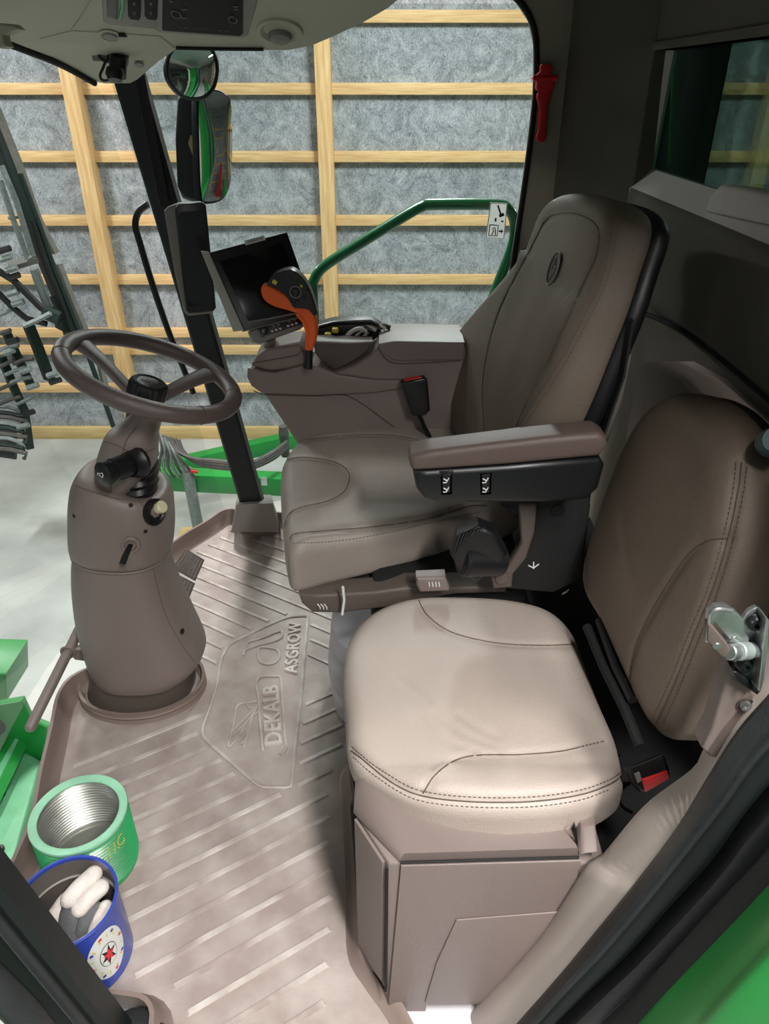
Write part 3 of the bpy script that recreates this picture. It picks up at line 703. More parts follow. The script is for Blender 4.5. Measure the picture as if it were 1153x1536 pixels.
glove('work_glove', 'white and grey work glove lying lower beside the rim in the blue can', [([g(98, 1352, .105), g(84, 1372, .10), g(72, 1388, .095)], .016), ([g(158, 1362, .115), g(150, 1380, .11), g(142, 1398, .10)], .014)],
      [g(84, 1398, .085), g(98, 1410, .085), g(112, 1412, .085)], [([g(138, 1392, .098), g(132, 1402, .095), g(126, 1414, .09)], .012)])
# ================================================================== STEERING COLUMN
sc = thing('steering_column', 'brown steering column with leather wheel rising from the mat', 'steering column', (-.65, 1.5, 0))
CY = 1.5
def ell(L, R, dep, y=CY, n=48, p=2.4, yoff=0.0, ny=None):
    a, b = at(*L, Y=y), at(*R, Y=y); c = (a+b)/2; u = (b-a)/2; w = V((0, dep, 0)) if ny is None else V(ny)*dep; out = []
    for i in range(n):
        t = 2*math.pi*i/n; cx, sx = math.cos(t), math.sin(t)
        out.append(c+u*math.copysign(abs(cx)**(2/p), cx)+w*math.copysign(abs(sx)**(2/p), sx)+V((0, yoff, 0)))
    return out
def loftrings(specs, sub=6, **k):
    R = [ell(*s, **k) for s in specs]; n = len(R[0]); cols = [spline([r[j] for r in R], sub) for j in range(n)]
    return [[cols[j][i] for j in range(n)] for i in range(len(cols[0]))]
obj('lower_shroud', B().loft(loftrings([((146, 995), (296, 992), .125), ((139, 984), (305, 980), .13), ((131, 962), (305, 966), .13), ((120, 922), (288, 928), .125), ((114, 875), (267, 882), .118), ((113, 838), (255, 848), .112), ((115, 815), (252, 824), .106)])), 'taupe', sc, smooth=60)
obj('inner_base', B().loft(loftrings([((134, 1035), (292, 1030), .11), ((140, 1000), (288, 1000), .105), ((150, 970), (280, 970), .10)])), 'taupe_dark', sc, smooth=60)
obj('shroud_lip', B().tube(ell((113, 816), (254, 826), .110), .003, 8, closed=True), 'taupe', sc)
up = loftrings([((114, 818), (253, 826), .106), ((109, 806), (257, 818), .114), ((108, 775), (259, 790), .116), ((109, 742), (258, 768), .116), ((113, 718), (256, 750), .11), ((124, 702), (249, 738), .100), ((142, 698), (238, 734), .082), ((168, 708), (222, 736), .045)])
obj('upper_shroud', B().loft(up), 'taupe', sc, smooth=60)
ub = B().loft(up); ut = bvh(ub)
obj('shroud_seam', B().tube(onto(ut, [(112, 728), (140, 738), (175, 748), (208, 752), (216, 762), (230, 775)], lift=-.001), .0018, 6), 'seamdark', sc)
obj('bellows', B().loft([ell((182+3*(i % 2), 752-i*6), (236-4*(i % 2), 752-i*6.5), .058-.006*(i % 2), y=1.49) for i in range(12)]), 'blackp', sc, smooth=50)
tl = loftrings([((176, 748), (196, 748), .03), ((155, 738), (196, 738), .042), ((145, 716), (214, 718), .052), ((146, 692), (233, 694), .06), ((154, 664), (236, 666), .056), ((162, 648), (237, 650), .052), ((180, 636), (240, 638), .042), ((196, 620), (240, 622), .035), ((206, 606), (238, 607), .03)], y=1.47)
obj('tilt_housing', B().loft(tl), 'taupe', sc, smooth=60)
tt = bvh(B().loft(tl))
for s in ([(156, 662), (175, 668), (205, 680), (235, 672)], [(205, 640), (190, 660), (184, 680)], [(184, 680), (168, 720), (166, 742)]): obj('housing_seam', B().tube(onto(tt, s, lift=-.0005), .0014, 6), 'seamdark', sc)
# wheel
WC = V((-.497, 1.5, .887)); th = math.radians(21.4); wu = V((math.cos(th), 0, -math.sin(th))); wv = V((0, 1, 0)); wn = V((math.sin(th), 0, math.cos(th)))
WRr = .178
wv = (wv-wn*.035).normalized(); wn = wu.cross(wv).normalized()
rimp = lambda a, k=1, h=0: WC+(wu*math.cos(a)+wv*math.sin(a))*WRr*k+wn*h
sw = obj('steering_wheel', B().tube([rimp(2*math.pi*i/96) for i in range(96)], .0185, 20, closed=True), 'wheel', sc)
b = B()
for i in range(0, 300):
    a = math.radians(50+i*.35)
    if i % 3 == 0: b.tube([rimp(a, .915, -.004), rimp(a+.008, .935, -.012)], .0009, 4)
obj('rim_stitching', b, 'thread', sw)
for a in (200, 318, 12, 95): obj('rim_seam', B().tube([rimp(math.radians(a))+(rimp(math.radians(a), 1)-WC).normalized()*.019*math.cos(t*math.pi/8)+wn*.019*math.sin(t*math.pi/8) for t in range(16)], .0008, 5, closed=True), 'seamdark', sw)
hub = WC-wn*.060
def spoke(a, w0=.020, w1=.030):
    p0 = hub+(wu*math.cos(a)+wv*math.sin(a))*.03; p1 = rimp(a, .62, -.022); p2 = rimp(a, .97, -.003)
    P = spline([p0, p1, p2], 6); tt_ = (wu*-math.sin(a)+wv*math.cos(a))
    return B().tube(P, [w0+(w1-w0)*(i/(len(P)-1))**3 for i in range(len(P))], 12, flat=.45, up=wn)
for a in (52, 166, 272): obj('spoke', spoke(math.radians(a)), 'wheel', sw)
obj('hub_base', B().lathe([(0.03, -.06), (.034, -.02), (.04, 0), (.03, .01)], hub, wn, 32, cap=True), 'wheel', sw)
n = 72
rings_ = [[hub+wn*h+(wu*math.cos(2*math.pi*i/n)+wv*math.sin(2*math.pi*i/n))*(r*(1+.03*rb*(1 if (i//2) % 2 else -1))) for i in range(n)] for r, h, rb in ((.035, .005, 0), (.0405, .008, 1), (.0405, .034, 1), (.039, .040, .3), (.034, .044, 0), (.030, .0445, 0), (.026, .042, 0), (.01, .042, 0))]
hc = obj('hub_cap', B().loft(rings_), 'blackp', sw, smooth=30)
obj('hub_emblem', B().tube(spline([hub+wn*.0432+wu*x+wv*y for x, y in [(-.016, -.004), (-.006, .003), (.002, .004), (.010, .009), (.016, .006), (.009, .002), (.004, -.003), (.008, -.010), (-.002, -.003), (-.010, -.009), (-.007, -.001)]], 4, True), .0012, 5, closed=True), 'greyp', sw)
# turn-signal lever
l0, l1 = at(206, 692, Y=1.425), at(172, 708, Y=1.36)
obj('lever_base', B().lathe([(.0, -.002), (.036, 0), (.036, .008), (.030, .014), (.026, .03)], l0, l1-l0, 32), 'blackp', sc)
d = (at(150, 713, Y=1.33)-l0).normalized(); e = at(152, 712, Y=1.345)
sl_ = obj('signal_lever', B().lathe([(.024, 0), (.026, .012), (.022, .014), (.022, .022), (.0255, .024), (.0255, (e-l0).length-.03), (.0215, (e-l0).length-.028), (.0215, (e-l0).length-.020), (.0255, (e-l0).length-.018), (.0255, (e-l0).length-.003), (.020, (e-l0).length), (.0, (e-l0).length+.001)], l0, e-l0, 32), 'blackp', sc)
o_ = e+(e-l0).normalized()*.0022; bx = basis(o_, V((1, .3, -.1)), V((0, 0, 1)))
zz = (e-l0).normalized(); xx = V((0, 0, 1)).cross(zz).normalized(); yy = zz.cross(xx)
hp = lambda x, y: o_+xx*x+yy*y
obj('horn_symbol', B().tube([hp(-.009, .002), hp(-.004, .002), hp(.006, .006), hp(.008, .0), hp(.005, -.005), hp(-.004, -.001), hp(-.009, -.001)], .0008, 5, closed=True), 'white', sl_)
# shroud details
def on_shroud(px, py, lift=0.0):
    h = ut.ray_cast(CAM, ray(px, py).normalized()); return h[0]+h[1]*lift*(-1 if h[1].dot(ray(px, py)) > 0 else 1), (h[1] if h[1].dot(ray(px, py)) < 0 else -h[1])
p, nn = on_shroud(232, 768); obj('switch_recess', B().lathe([(.031, -.004), (.031, .002), (.026, .003), (.022, -.001), (0, -.001)], p, nn, 32), 'blackp', sc)
p, nn = on_shroud(237, 762, .004); obj('hazard_knob', B().lathe([(.013, -.006), (.0145, 0), (.0145, .010), (.012, .013), (.009, .0125), (0, .0125)], p, nn+V((0, 0, .3)), 24), 'cream', sc)
p, nn = on_shroud(196, 817); obj('ignition_ring', B().lathe([(.021, -.003), (.022, .003), (.019, .007), (.014, .006), (.013, -.002), (0, -.002)], p, nn, 28), 'taupe', sc)
kk = obj('ignition_key', B().tube([p, p+V((-.006, -.03, -.012)), p+V((-.009, -.045, -.022))], [.006, .008, .008], 8, flat=.6), 'blackp', sc)
for q in ((196, 758), (111, 774), (218, 797)):
    h = ut.ray_cast(CAM, ray(*q).normalized())
    if h[0] is not None: p, nn = on_shroud(*q); obj('screw_hole', B().lathe([(.005, .0006), (0, .0007)], p, nn, 14), 'blackmatte', sc)
lt = bvh(B().loft(loftrings([((139, 984), (305, 980), .13), ((131, 962), (305, 966), .13), ((120, 922), (288, 928), .125), ((114, 875), (267, 882), .118), ((113, 838), (255, 848), .112), ((115, 815), (252, 824), .106)])))
h = lt.ray_cast(CAM, ray(273, 947).normalized())
if h[0] is not None: obj('screw_hole', B().lathe([(.008, .0006), (0, .0007)], h[0], h[1] if h[1].y < 0 else -h[1], 14), 'blackmatte', sc)
obj('shroud_ridge', B().tube(onto(lt, [(229, 845), (236, 880), (252, 930), (278, 975), (292, 992)], lift=-.001), .0016, 6), 'taupe_dark', sc)
# pedals
def pedal(pxs, z, label):
    t = thing('brake_pedal', label, 'pedal', tuple(at(*pxs[0], Z=z)), 'pedals right of the column')
    zs = (z+.05, z+.05, z, z)
    Q = [at(p[0], p[1], Y=yv) for p, yv in zip(pxs, PY)]
    c = sum(Q, V())/4; u = (Q[1]-Q[0]).normalized(); w = ((Q[3]-Q[0])-u*(Q[3]-Q[0]).dot(u)).normalized(); nrm = u.cross(w)
    if nrm.dot(ray(pxs[0][0], pxs[0][1])) > 0: nrm = -nrm
    pp_ = obj('pedal_pad', B().prism(Q, -nrm*.012, .003), 'taupe_dark', t)
    b = B()
    for i in range(1, 8):
        if i == 4: continue
        k1 = i/8; a = Q[0].lerp(Q[1], k1); e_ = Q[3].lerp(Q[2], k1)
        for s0, s1 in ((.08, .3), (.7, .92)) if 2 < i < 6 else ((.08, .92),): b.tube([a.lerp(e_, s0)+nrm*.001, a.lerp(e_, s1)+nrm*.001], .0022, 5)
    obj('tread', b, 'taupe', pp_)
    b = B(); b.tube([c+(Q[1]-Q[0])*.2*math.cos(i*math.pi/8)+(Q[3]-Q[0])*.16*math.sin(i*math.pi/8)+nrm*.001 for i in range(16)], .0024, 6, closed=True); obj('emblem', b, 'taupe', pp_)
    obj('pedal_arm', B().tube([c-nrm*.012, c-nrm*.04+V((-.05, .0, -.02)), V((-.66, 1.62, .12))], .009, 8), 'blackp', t)
PY = (1.74, 1.74, 1.70, 1.70)
pedal([(279, 823), (307, 840), (293, 872), (258, 852)], .15, 'upper ribbed brown brake pedal pad beyond the steering column')
PY = (1.70, 1.70, 1.655, 1.655)
pedal([(256, 856), (293, 875), (278, 912), (240, 888)], .12, 'lower ribbed brown brake pedal pad half behind the steering column')
# foot rest rail in front
fr = thing('foot_rest', 'brown round foot rest bar leaning beside the steering column', 'foot rest', (-.87, 1.35, 0))
f0, f1 = at(46, 1090, Y=1.3), at(126, 930, Y=1.56)
obj('bar', B().capsule([f0, f0.lerp(f1, .5), f1], .0135, 16), 'taupe', fr, smooth=80)
fp = f0.lerp(f1, .68)
obj('bracket', B().prism([at(98, 972, Y=fp.y), at(142, 978, Y=fp.y+.02), at(142, 994, Y=fp.y+.02), at(112, 990, Y=fp.y)], (0, .02, 0), .002), 'taupe', fr)
obj('clamp', B().tube([fp+V((math.cos(t*math.pi/8)*.017, 0, math.sin(t*math.pi/8)*.017)) for t in range(16)], .004, 6, closed=True), 'taupe', fr)
# ================================================================== OPERATOR SEAT
os_ = thing('operator_seat', 'large leather operator seat in the middle of the cab facing the steering wheel', 'seat', (0, 1.5, .02))
def soft(name, m, parent, outline, N, T, r, crown, seams=(), stitch=(), hf=None, post=None, folds=(), gw=.008, gd=.004, n=190, tube_r=.0012, br=None, tag_=None, centre=None):
    b = pillow(spline(outline, 6, True), N, T, r, crown, n=n, hfun=hf, back_r=br, rings=56, centre=centre)
    for fl in folds:
        groove(b, onto(bvh(b), fl, 8), .009, .0028)
    if post: b.v = [post(v) for v in b.v]
    t0 = bvh(b)
    L = [onto(t0, s, 8) for s in seams]
    for l in L:
        if len(l) > 3: groove(b, l, gw, gd)
    o = obj(name, b, m, parent, smooth=180)
    t1 = bvh(b); sb = B()
    for s in seams:
        l = onto(t1, s, 8, lift=.0002)
        if len(l) > 3: sb.tube(l, tube_r, 6)
    if sb.v: obj('seam', sb, 'seamdark', o)
    st = B()
    for s in stitch:
        l = onto(t1, s, 8, lift=.0003)
        if len(l) > 3:
            q = stitches(l); st.add(q.v, q.f)
    if st.v: obj('stitching', st, 'seamdark', o, merge=False)
    return o, t1
def gauss(x, s): return math.exp(-(x/s)**2)
hf = lambda q, s: .012*max(0, (abs(q.y-1.5)-.10)/.17)**2*(1-max(0, s-.75)*3.2 if s > .75 else 1)-.016*max(0, (-.14-q.x)/.12)**1.5
oc = ats([(419, 705), (421, 760), (426, 800), (436, 820), (480, 812), (560, 799), (640, 783), (700, 766), (745, 762), (785, 740), (780, 690), (740, 655), (690, 640), (640, 636), (560, 637), (490, 645), (446, 657), (424, 676)], Z=.595)
seat, st_tree = soft('seat_cushion', 'leather', os_, oc, (0, 0, 1), .125, .034, .028,
    seams=[[(425, 692), (450, 686), (490, 690), (515, 700), (524, 716), (515, 738), (490, 752), (455, 760), (434, 770), (426, 790)],
           [(434, 808), (445, 800), (500, 795), (560, 790), (640, 778), (700, 760), (730, 758)],
           [(446, 662), (500, 655), (560, 652), (610, 656), (650, 668)]],
    stitch=[[(440, 815), (500, 812), (560, 803), (620, 790), (680, 776), (720, 768)]], hf=hf, gd=.006, post=lambda v: V((v.x, v.y, .595+(v.z-.595)*(1-.22*min(1, max(0, (v.x+.22)/.42))) if v.z < .595 else v.z)))
obj('cushion_pan', B().prism([p+V((0, 0, -.125)) for p in [q.lerp(V((0, 1.5, q.z)), .12) for q in oc]], (0, 0, -.03), .01), 'blackmatte', os_)
bn = V((-.965, -.02, .255)).normalized(); bp = V((.205, 1.5, .64))
bo = ats([(846, 283), (822, 292), (808, 322), (800, 352), (776, 392), (742, 442), (711, 492), (687, 540), (675, 580), (672, 620), (680, 655), (705, 690), (745, 700), (775, 690), (806, 640), (834, 575), (858, 510), (880, 450), (898, 390), (912, 345), (916, 318), (906, 298), (880, 287)], pl=(bp, bn))
hb = lambda q, s: .022*max(0, abs(q.y-1.5)/.2-.3)**1.5*(1-max(0, s-.7)*3) if q.z < 1.1 else 0
back, bt = soft('backrest', 'leatherd', os_, bo, bn, .085, .04, .018,
    seams=[[(815, 334), (830, 322), (860, 320), (888, 332), (898, 350), (893, 385), (872, 430), (850, 480), (820, 540), (790, 600), (772, 645)],
           [(815, 334), (798, 368), (770, 420), (748, 466), (732, 520), (723, 580), (726, 650)]],
    stitch=[[(926, 348), (910, 420), (882, 480), (850, 540), (812, 600), (786, 640)], [(918, 346), (902, 418), (874, 478), (842, 538), (804, 598), (778, 640)]], hf=hb)
cb_ = sum(bo, V())/len(bo)
obj('back_shell', B().prism([cb_+(p-cb_)*1.005-bn*.075 for p in spline(bo, 4, True)], -bn*.035, .014), 'blackp', os_)
# emblem on the backrest
ec = onto(bt, [(832, 403), (832.1, 403)], 1)[0]; eu = (at(836, 383, pl=(bp, bn))-at(828, 423, pl=(bp, bn))).normalized(); er = eu.cross(bn).normalized()
orc = lambda x, y, h=.002: ec+er*x*1.8+eu*y+bn*h
ep_ = obj('emblem_plate', B().prism([orc(.0165*math.cos(i*math.pi/16), .030*math.sin(i*math.pi/16), 0) for i in range(32)], bn*.003, .001), 'blackp', os_)
obj('emblem_ring', B().tube([orc(.016*math.copysign(abs(math.cos(i*math.pi/16))**.8, math.cos(i*math.pi/16)), .029*math.sin(i*math.pi/16), .0035) for i in range(32)], .0018, 6, closed=True), 'greyp', ep_)
obj('emblem_deer', B().tube(spline([orc(x, y, .0038) for x, y in [(-.006, -.018), (-.002, -.006), (-.006, .004), (-.001, .010), (.002, .020), (.005, .012), (.003, .004), (.007, -.004), (.004, -.014), (.002, -.004)]], 4, True), .0013, 6, closed=True), 'leather', ep_)
# armrest on the near side
ay = 1.10
ar = obj('armrest_pad', B().prism(ats([(616, 704), (613, 692), (618, 683), (650, 677), (740, 666), (801, 659), (860, 653), (898, 650), (911, 658), (912, 672), (900, 686), (760, 699), (640, 707), (622, 708)], Y=ay), (0, .062, 0), .012, 4), 'armpad', os_, smooth=60)
obj('armrest_side', B().prism(ats([(618, 705), (640, 706), (760, 698), (900, 686), (908, 700), (898, 735), (880, 752), (820, 756), (660, 756), (636, 750), (624, 735)], Y=ay+.004), (0, .058, 0), .012, 4), 'blackm', os_, smooth=60)
obj('armrest_top', B().prism([at(632, 680, Y=ay+.010)+V((0, 0, .0015)), at(740, 666, Y=ay+.010)+V((0, 0, .0015)), at(801, 659, Y=ay+.010)+V((0, 0, .0015)), at(785, 659.5, Y=ay+.010)+V((0, .045, .0015)), at(740, 666, Y=ay+.010)+V((0, .045, .0015)), at(636, 680, Y=ay+.010)+V((0, .045, .0015))], (0, 0, .002), .001), 'armtop', os_)
for x in (669, 728):
    sw_ = obj('rocker_switch', B().prism(ats([(x-10, 708), (x+11, 707), (x+10, 743), (x-9, 744)], Y=ay+.004), (0, .01, 0), .002), 'blackm', os_)
    obj('switch_key', B().prism(ats([(x-6, 712), (x+7, 711), (x+6, 739), (x-5, 740)], Y=ay+.002), (0, .004, 0), .001), 'blackp', sw_)
    for dy in (0, 14):
        b = B(); q = ats([(x-5, 724+dy), (x, 724+dy), (x+4, 717+dy)], Y=ay+.0012); b.tube(q, .0011, 5)
        q = ats([(x-4, 718+dy), (x+1, 721+dy)], Y=ay+.0012); b.tube(q, .0012, 5); obj('switch_symbol', b, 'white', sw_)
obj('blank_panel', B().prism(ats([(760, 708), (792, 706), (790, 728), (764, 730)], Y=ay+.0045), (0, .003, 0), .001), 'blackm', os_)
# recliner, frame and base
obj('side_frame', B().prism(ats([(752, 760), (775, 700), (880, 700), (886, 760), (872, 870), (830, 890), (740, 882), (735, 862), (765, 845), (790, 810), (776, 775)], Y=1.21), (0, .03, 0), .006), 'blackmatte', os_)
obj('recliner_bracket', B().prism(ats([(778, 758), (806, 756), (802, 800), (790, 838), (770, 862), (768, 882), (740, 884), (736, 866), (762, 850), (782, 815)], Y=1.195), (0, .02, 0), .006), 'taupe_dark', os_)
obj('frame_bolt', B().cyl(at(752, 866, Y=1.195), at(752, 866, Y=1.195)+V((0, -.006, 0)), .013), 'taupe_dark', os_)
obj('frame_bolt', B().cyl(at(836, 765, Y=1.21), at(836, 765, Y=1.21)+V((0, -.004, 0)), .013), 'blackm', os_)
for q in ([(792, 848), (800, 852), (808, 846)], [(800, 843), (800, 853)]): obj('frame_mark', B().tube(ats(q, Y=1.209), .0015, 5), 'white', os_)
obj('seat_rail', B().prism(ats([(447, 892), (452, 906), (468, 920), (510, 921), (600, 910), (620, 905), (680, 893), (760, 890), (760, 880), (700, 880), (612, 881), (560, 888), (480, 893)], Y=1.26), (0, .06, 0), .008), 'taupe_dark', os_)
obj('rail_slider', B().box((.03, 1.52, .425), (.36, .36, .07), bev=.004), 'blackmatte', os_)
b = B()
for i, x in enumerate((476, 481, 486)): b.tube(ats([(x, 906), (x+4, 911), (x+4, 914)], Y=1.234), .0012, 5)
obj('rail_arrows', b, 'white', os_)
bt_ = obj('adjust_button', B().prism(ats([(624, 868), (668, 866), (675, 880), (674, 888), (630, 890), (624, 880)], Y=1.215), (0, .035, 0), .008, 4), 'taupe', os_)
b = B()
for x in (643, 648, 653, 658): b.tube(ats([(x, 873), (x+1, 880)], Y=1.2145), .0013, 5)
obj('button_symbol', b, 'white', bt_)
# air-ride suspension bellows
bx_ = []
for i in range(11):
    y = 918+i*10.5; w = (26, 22)[i % 2] if i % 4 else 20
    bx_.append(ell((494-(i % 3), y), (560, y), .11-.006*(i % 2), y=1.42, p=3.5))
obj('suspension_bellows', B().loft(loftrings([((500, 915), (600, 905), .17), ((496, 938), (600, 928), .175), ((503, 950), (600, 938), .165), ((494, 962), (600, 950), .18), ((494, 985), (600, 975), .18), ((503, 992), (600, 985), .165), ((497, 1000), (600, 992), .175), ((500, 1024), (600, 1015), .17)], sub=4, y=1.5)), 'greyb', os_, smooth=60)
obj('seat_base', B().box((.14, 1.5, .26), (.34, .42, .48), bev=.02), 'blackmatte', os_)
obj('zip_tie', B().tube(ats([(514, 880), (516, 900), (513, 922)], Y=1.232), .003, 6), 'white', os_)
# belt retractor / recliner motor by the cushion
rt = thing('belt_retractor', 'black belt retractor housing on the near rear corner of the operator seat', 'belt retractor', tuple(at(715, 850, Y=1.2)))
c1, c2 = at(690, 838, Y=1.175), at(738, 812, Y=1.175)
obj('housing', B().cyl(at(692, 840, Y=1.17), at(752, 838, Y=1.20), .034), 'blackp', rt)
obj('housing', B().prism(ats([(676, 836), (686, 806), (718, 790), (742, 800), (762, 832), (756, 842), (728, 866), (716, 876), (694, 866)], Y=1.16), (0, .045, 0), .01, 4), 'blackp', rt)
b = B()
for i in range(8): b.tube(ats([(680+i*5.4, 830-i*5.2), (690+i*5.4, 800-i*1.4)], Y=1.155), .0028, 6)
obj('webbing_roll', b, 'blackm', rt)
# buckle on the far side
bk = thing('seat_belt_buckle', 'black seat belt buckle sticking up between operator seat and armrest console', 'seat belt buckle', tuple(at(640, 650, Y=1.76)))
bb1 = obj('buckle_body', B().prism(ats([(601, 574), (636, 567), (641, 572), (645, 616), (638, 624), (620, 625), (616, 620)], Y=1.745), (0, .028, 0), .006, 3), 'blackm', bk)
obj('release_button', B().prism(ats([(606, 571), (632, 566), (634, 569), (607, 574)], Y=1.75), (0, .018, 0), .001), 'redp', bb1)
obj('stalk', B().tube(ats([(627, 618), (636, 640), (650, 665)], Y=1.76), .012, 8, flat=.5), 'blackm', bk)
# ================================================================== INSTRUCTOR SEAT
isx = thing('instructor_seat', 'smaller light leather passenger seat beside the doorway on a plastic base', 'seat', (.15, .95, 0))
io = ats([(517, 1060), (514, 1000), (520, 955), (540, 925), (575, 905), (625, 894), (700, 893), (770, 898), (826, 912), (860, 940), (880, 985), (905, 1050), (928, 1105), (938, 1160), (928, 1182), (885, 1205), (810, 1216), (720, 1217), (640, 1205), (580, 1178), (536, 1142), (521, 1108)], Z=.475)
def hi(q, s): return .016*max(0, 1-((q.y-.74)/.07)**2 if abs(q.y-.74) < .07 else 0)+.010*max(0, (q.y-1.05)/.12)*(1 if s < .85 else max(0, (1-s)/.15))
ic, it = soft('seat_cushion', 'leather2', isx, io, (0, 0, 1), .078, .036, .022,
    seams=[[(526, 1126), (545, 1140), (575, 1165), (610, 1186), (650, 1197), (720, 1203), (800, 1202), (870, 1192), (915, 1176), (936, 1160)],
           [(626, 897), (640, 922), (670, 945), (710, 958), (760, 966), (820, 968), (866, 966)],
           [(634, 1190), (652, 1163), (680, 1142), (715, 1133), (780, 1132), (840, 1127), (880, 1118), (905, 1112)]],
    stitch=[[(528, 1120), (560, 1147), (612, 1179), (652, 1190), (720, 1196), (800, 1195), (870, 1185), (915, 1169), (934, 1155)],
            [(530, 1136), (560, 1162), (608, 1193), (650, 1205), (720, 1211), (800, 1210), (870, 1200), (915, 1184)]], hf=hi, folds=[[(625, 1078), (665, 1108), (715, 1126)], [(655, 1070), (700, 1102), (750, 1120)], [(690, 1072), (718, 1092), (745, 1104)], [(600, 1020), (640, 1052)]], gw=.007, gd=.0045)
bn2 = V((-.95, -.16, .22)).normalized(); bp2 = V((.40, 1.0, .55))
ib = ats([(1000, 584), (1040, 596), (1075, 632), (1098, 690), (1104, 770), (1095, 860), (1070, 950), (1036, 1035), (1010, 1092), (995, 1104), (975, 1106), (950, 1065), (922, 1005), (893, 942), (868, 892), (866, 850), (881, 790), (904, 720), (934, 650), (962, 606)], pl=(bp2, bn2))
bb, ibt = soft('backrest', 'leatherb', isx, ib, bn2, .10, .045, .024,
    seams=[[(1112, 694), (1106, 740), (1091, 810), (1070, 880), (1042, 950), (1012, 1025), (985, 1083), (974, 1100)],
           [(1092, 808), (1062, 811), (1032, 832), (1000, 878), (970, 930), (950, 980), (942, 1035)],
           [(916, 706), (893, 770), (880, 830), (876, 902)]],
    stitch=[[(1103, 694), (1098, 740), (1083, 810), (1062, 880), (1034, 948), (1004, 1023), (977, 1080)], [(1120, 700), (1114, 742), (1099, 813), (1078, 884), (1050, 955), (1020, 1030), (994, 1086)]], gw=.008, gd=.005)
obj('back_shell', B().prism([p-bn2*.08 for p in spline(ib, 4, True)], -bn2*.03, .01), 'blackp', isx)
# base cabinet
bs = thing('seat_base_cabinet', 'taupe plastic base box with seamed panels carrying the passenger seat', 'seat base', (.15, .95, 0))
yb = .69
cor = [V((.006, yb, 0)), V((.335, yb, 0)), V((.335, 1.18, 0)), V((-.045, 1.18, 0)), V((-.045, .775, 0))]
obj('body', B().prism(cor, (0, 0, .405), .006), 'taupe', bs)
fpl = lambda px, py, o=.0: at(px, py, Y=yb-o)
obj('front_panel', B().prism([fpl(601, 1294), fpl(871, 1286), fpl(866, 1300), fpl(845, 1502), fpl(714, 1502), fpl(640, 1503), fpl(638, 1512), fpl(581, 1512)], (0, -.006, 0), .002), 'taupe', bs)
obj('inset_panel', B().prism([fpl(684, 1378, .006), fpl(860, 1364, .006), fpl(850, 1500, .006), fpl(637, 1501, .006), fpl(655, 1440, .006)], (0, -.003, 0), .002), 'taupe', bs)
top = B().loft([[fpl(598, 1292, -.002), fpl(872, 1284, -.002), V((.335, 1.1, .41)), V((-.045, 1.1, .41)), V((-.05, .775, .41))],
                [at(606, 1280, Y=yb), at(866, 1272, Y=yb), V((.335, 1.1, .425)), V((-.043, 1.1, .425)), V((-.048, .778, .425))],
                [at(590, 1220, Y=yb+.06), at(862, 1235, Y=yb+.06), V((.33, 1.1, .455)), V((-.03, 1.1, .455)), V((-.03, .82, .455))]])
obj('top_tray', top, 'taupe', bs, smooth=50)
L1, L0 = V((-.045, .775, .40)), V((-.045, .775, 0)); R1, R0 = V((.006, yb, .40)), V((.006, yb, 0))
nm = (R0-L0).cross(V((0, 0, 1))).normalized(); nm = nm if nm.y < 0 else -nm
obj('corner_panel', B().prism([L0.lerp(L1, .12)+(R0-L0)*.02, L0.lerp(L1, 1)+(R0-L0)*.02, R0.lerp(R1, 1)-(R0-L0)*.08, R0.lerp(R1, .15)-(R0-L0)*.13, L0.lerp(L1, .12)+(R0-L0)*.6], nm*.006, .002), 'taupe', bs)
obj('panel_gap', B().tube([R1+V((-.002, -.0045, .0)), R0.lerp(R1, .13)+V((-.004, -.0035, 0)), L0.lerp(R0, .5)+V((0, -.004, .035))], .0022, 6), 'blackmatte', bs)
obj('panel_gap', B().tube([fpl(600, 1294, .004), fpl(868, 1286, .004), fpl(864, 1242, -.02)], .002, 6), 'blackmatte', bs)
obj('hinge_post', B().prism([at(872, 1284, Y=yb), at(898, 1280, Y=yb), at(894, 1236, Y=yb+.04), at(872, 1238, Y=yb+.04)], (0, .05, 0), .005), 'taupe', bs)
obj('cushion_pan', B().prism([p.lerp(V((.15, .97, p.z)), .14)+V((0, 0, -.078)) for p in io], (0, 0, -.03), .006), 'blackp', isx)
o = obj('mat_edge_gap', B().prism([at(538, 1190, Y=.80), at(525, 1215, Y=.80), at(528, 1260, Y=.80), at(540, 1420, Y=.80), at(548, 1430, Y=.80), at(552, 1195, Y=.80)], (0, .015, 0), .004), 'blackmatte'); tag(o, 'black strip standing in for the shaded gap between mat edge and passenger seat base', 'shade strip')  # black strip in place of the shade between mat and seat base
# black floor/frame area between the seat back and cushion
o = obj('seat_bracket_frame', B().prism([V((.36, .78, .0)), V((.60, .72, .0)), V((.62, 1.9, .0)), V((.36, 1.9, .0))], (0, 0, .30), .01), 'blackmatte'); tag(o, 'black frame and floor panel behind both seats', 'seat frame')
fb = thing('folded_bracket', 'black folding bracket linking passenger cushion and backrest', 'bracket', (.40, 1.0, .30))
obj('arm', B().tube(ats([(880, 940), (905, 1000), (935, 1060), (960, 1120)], pl=(bp2+V((-.01, 0, 0)), bn2)), .009, 8), 'blackmatte', fb)
obj('arm', B().tube(ats([(900, 930), (925, 1000), (950, 1050)], pl=(bp2, bn2)), .010, 8), 'blackm', fb)
obj('coil', B().tube(spline([V((.40+.012*math.cos(i*1.05), 1.02-.01*i, .40+.012*math.sin(i*1.05))) for i in range(24)], 3), .003, 6), 'blackm', fb)
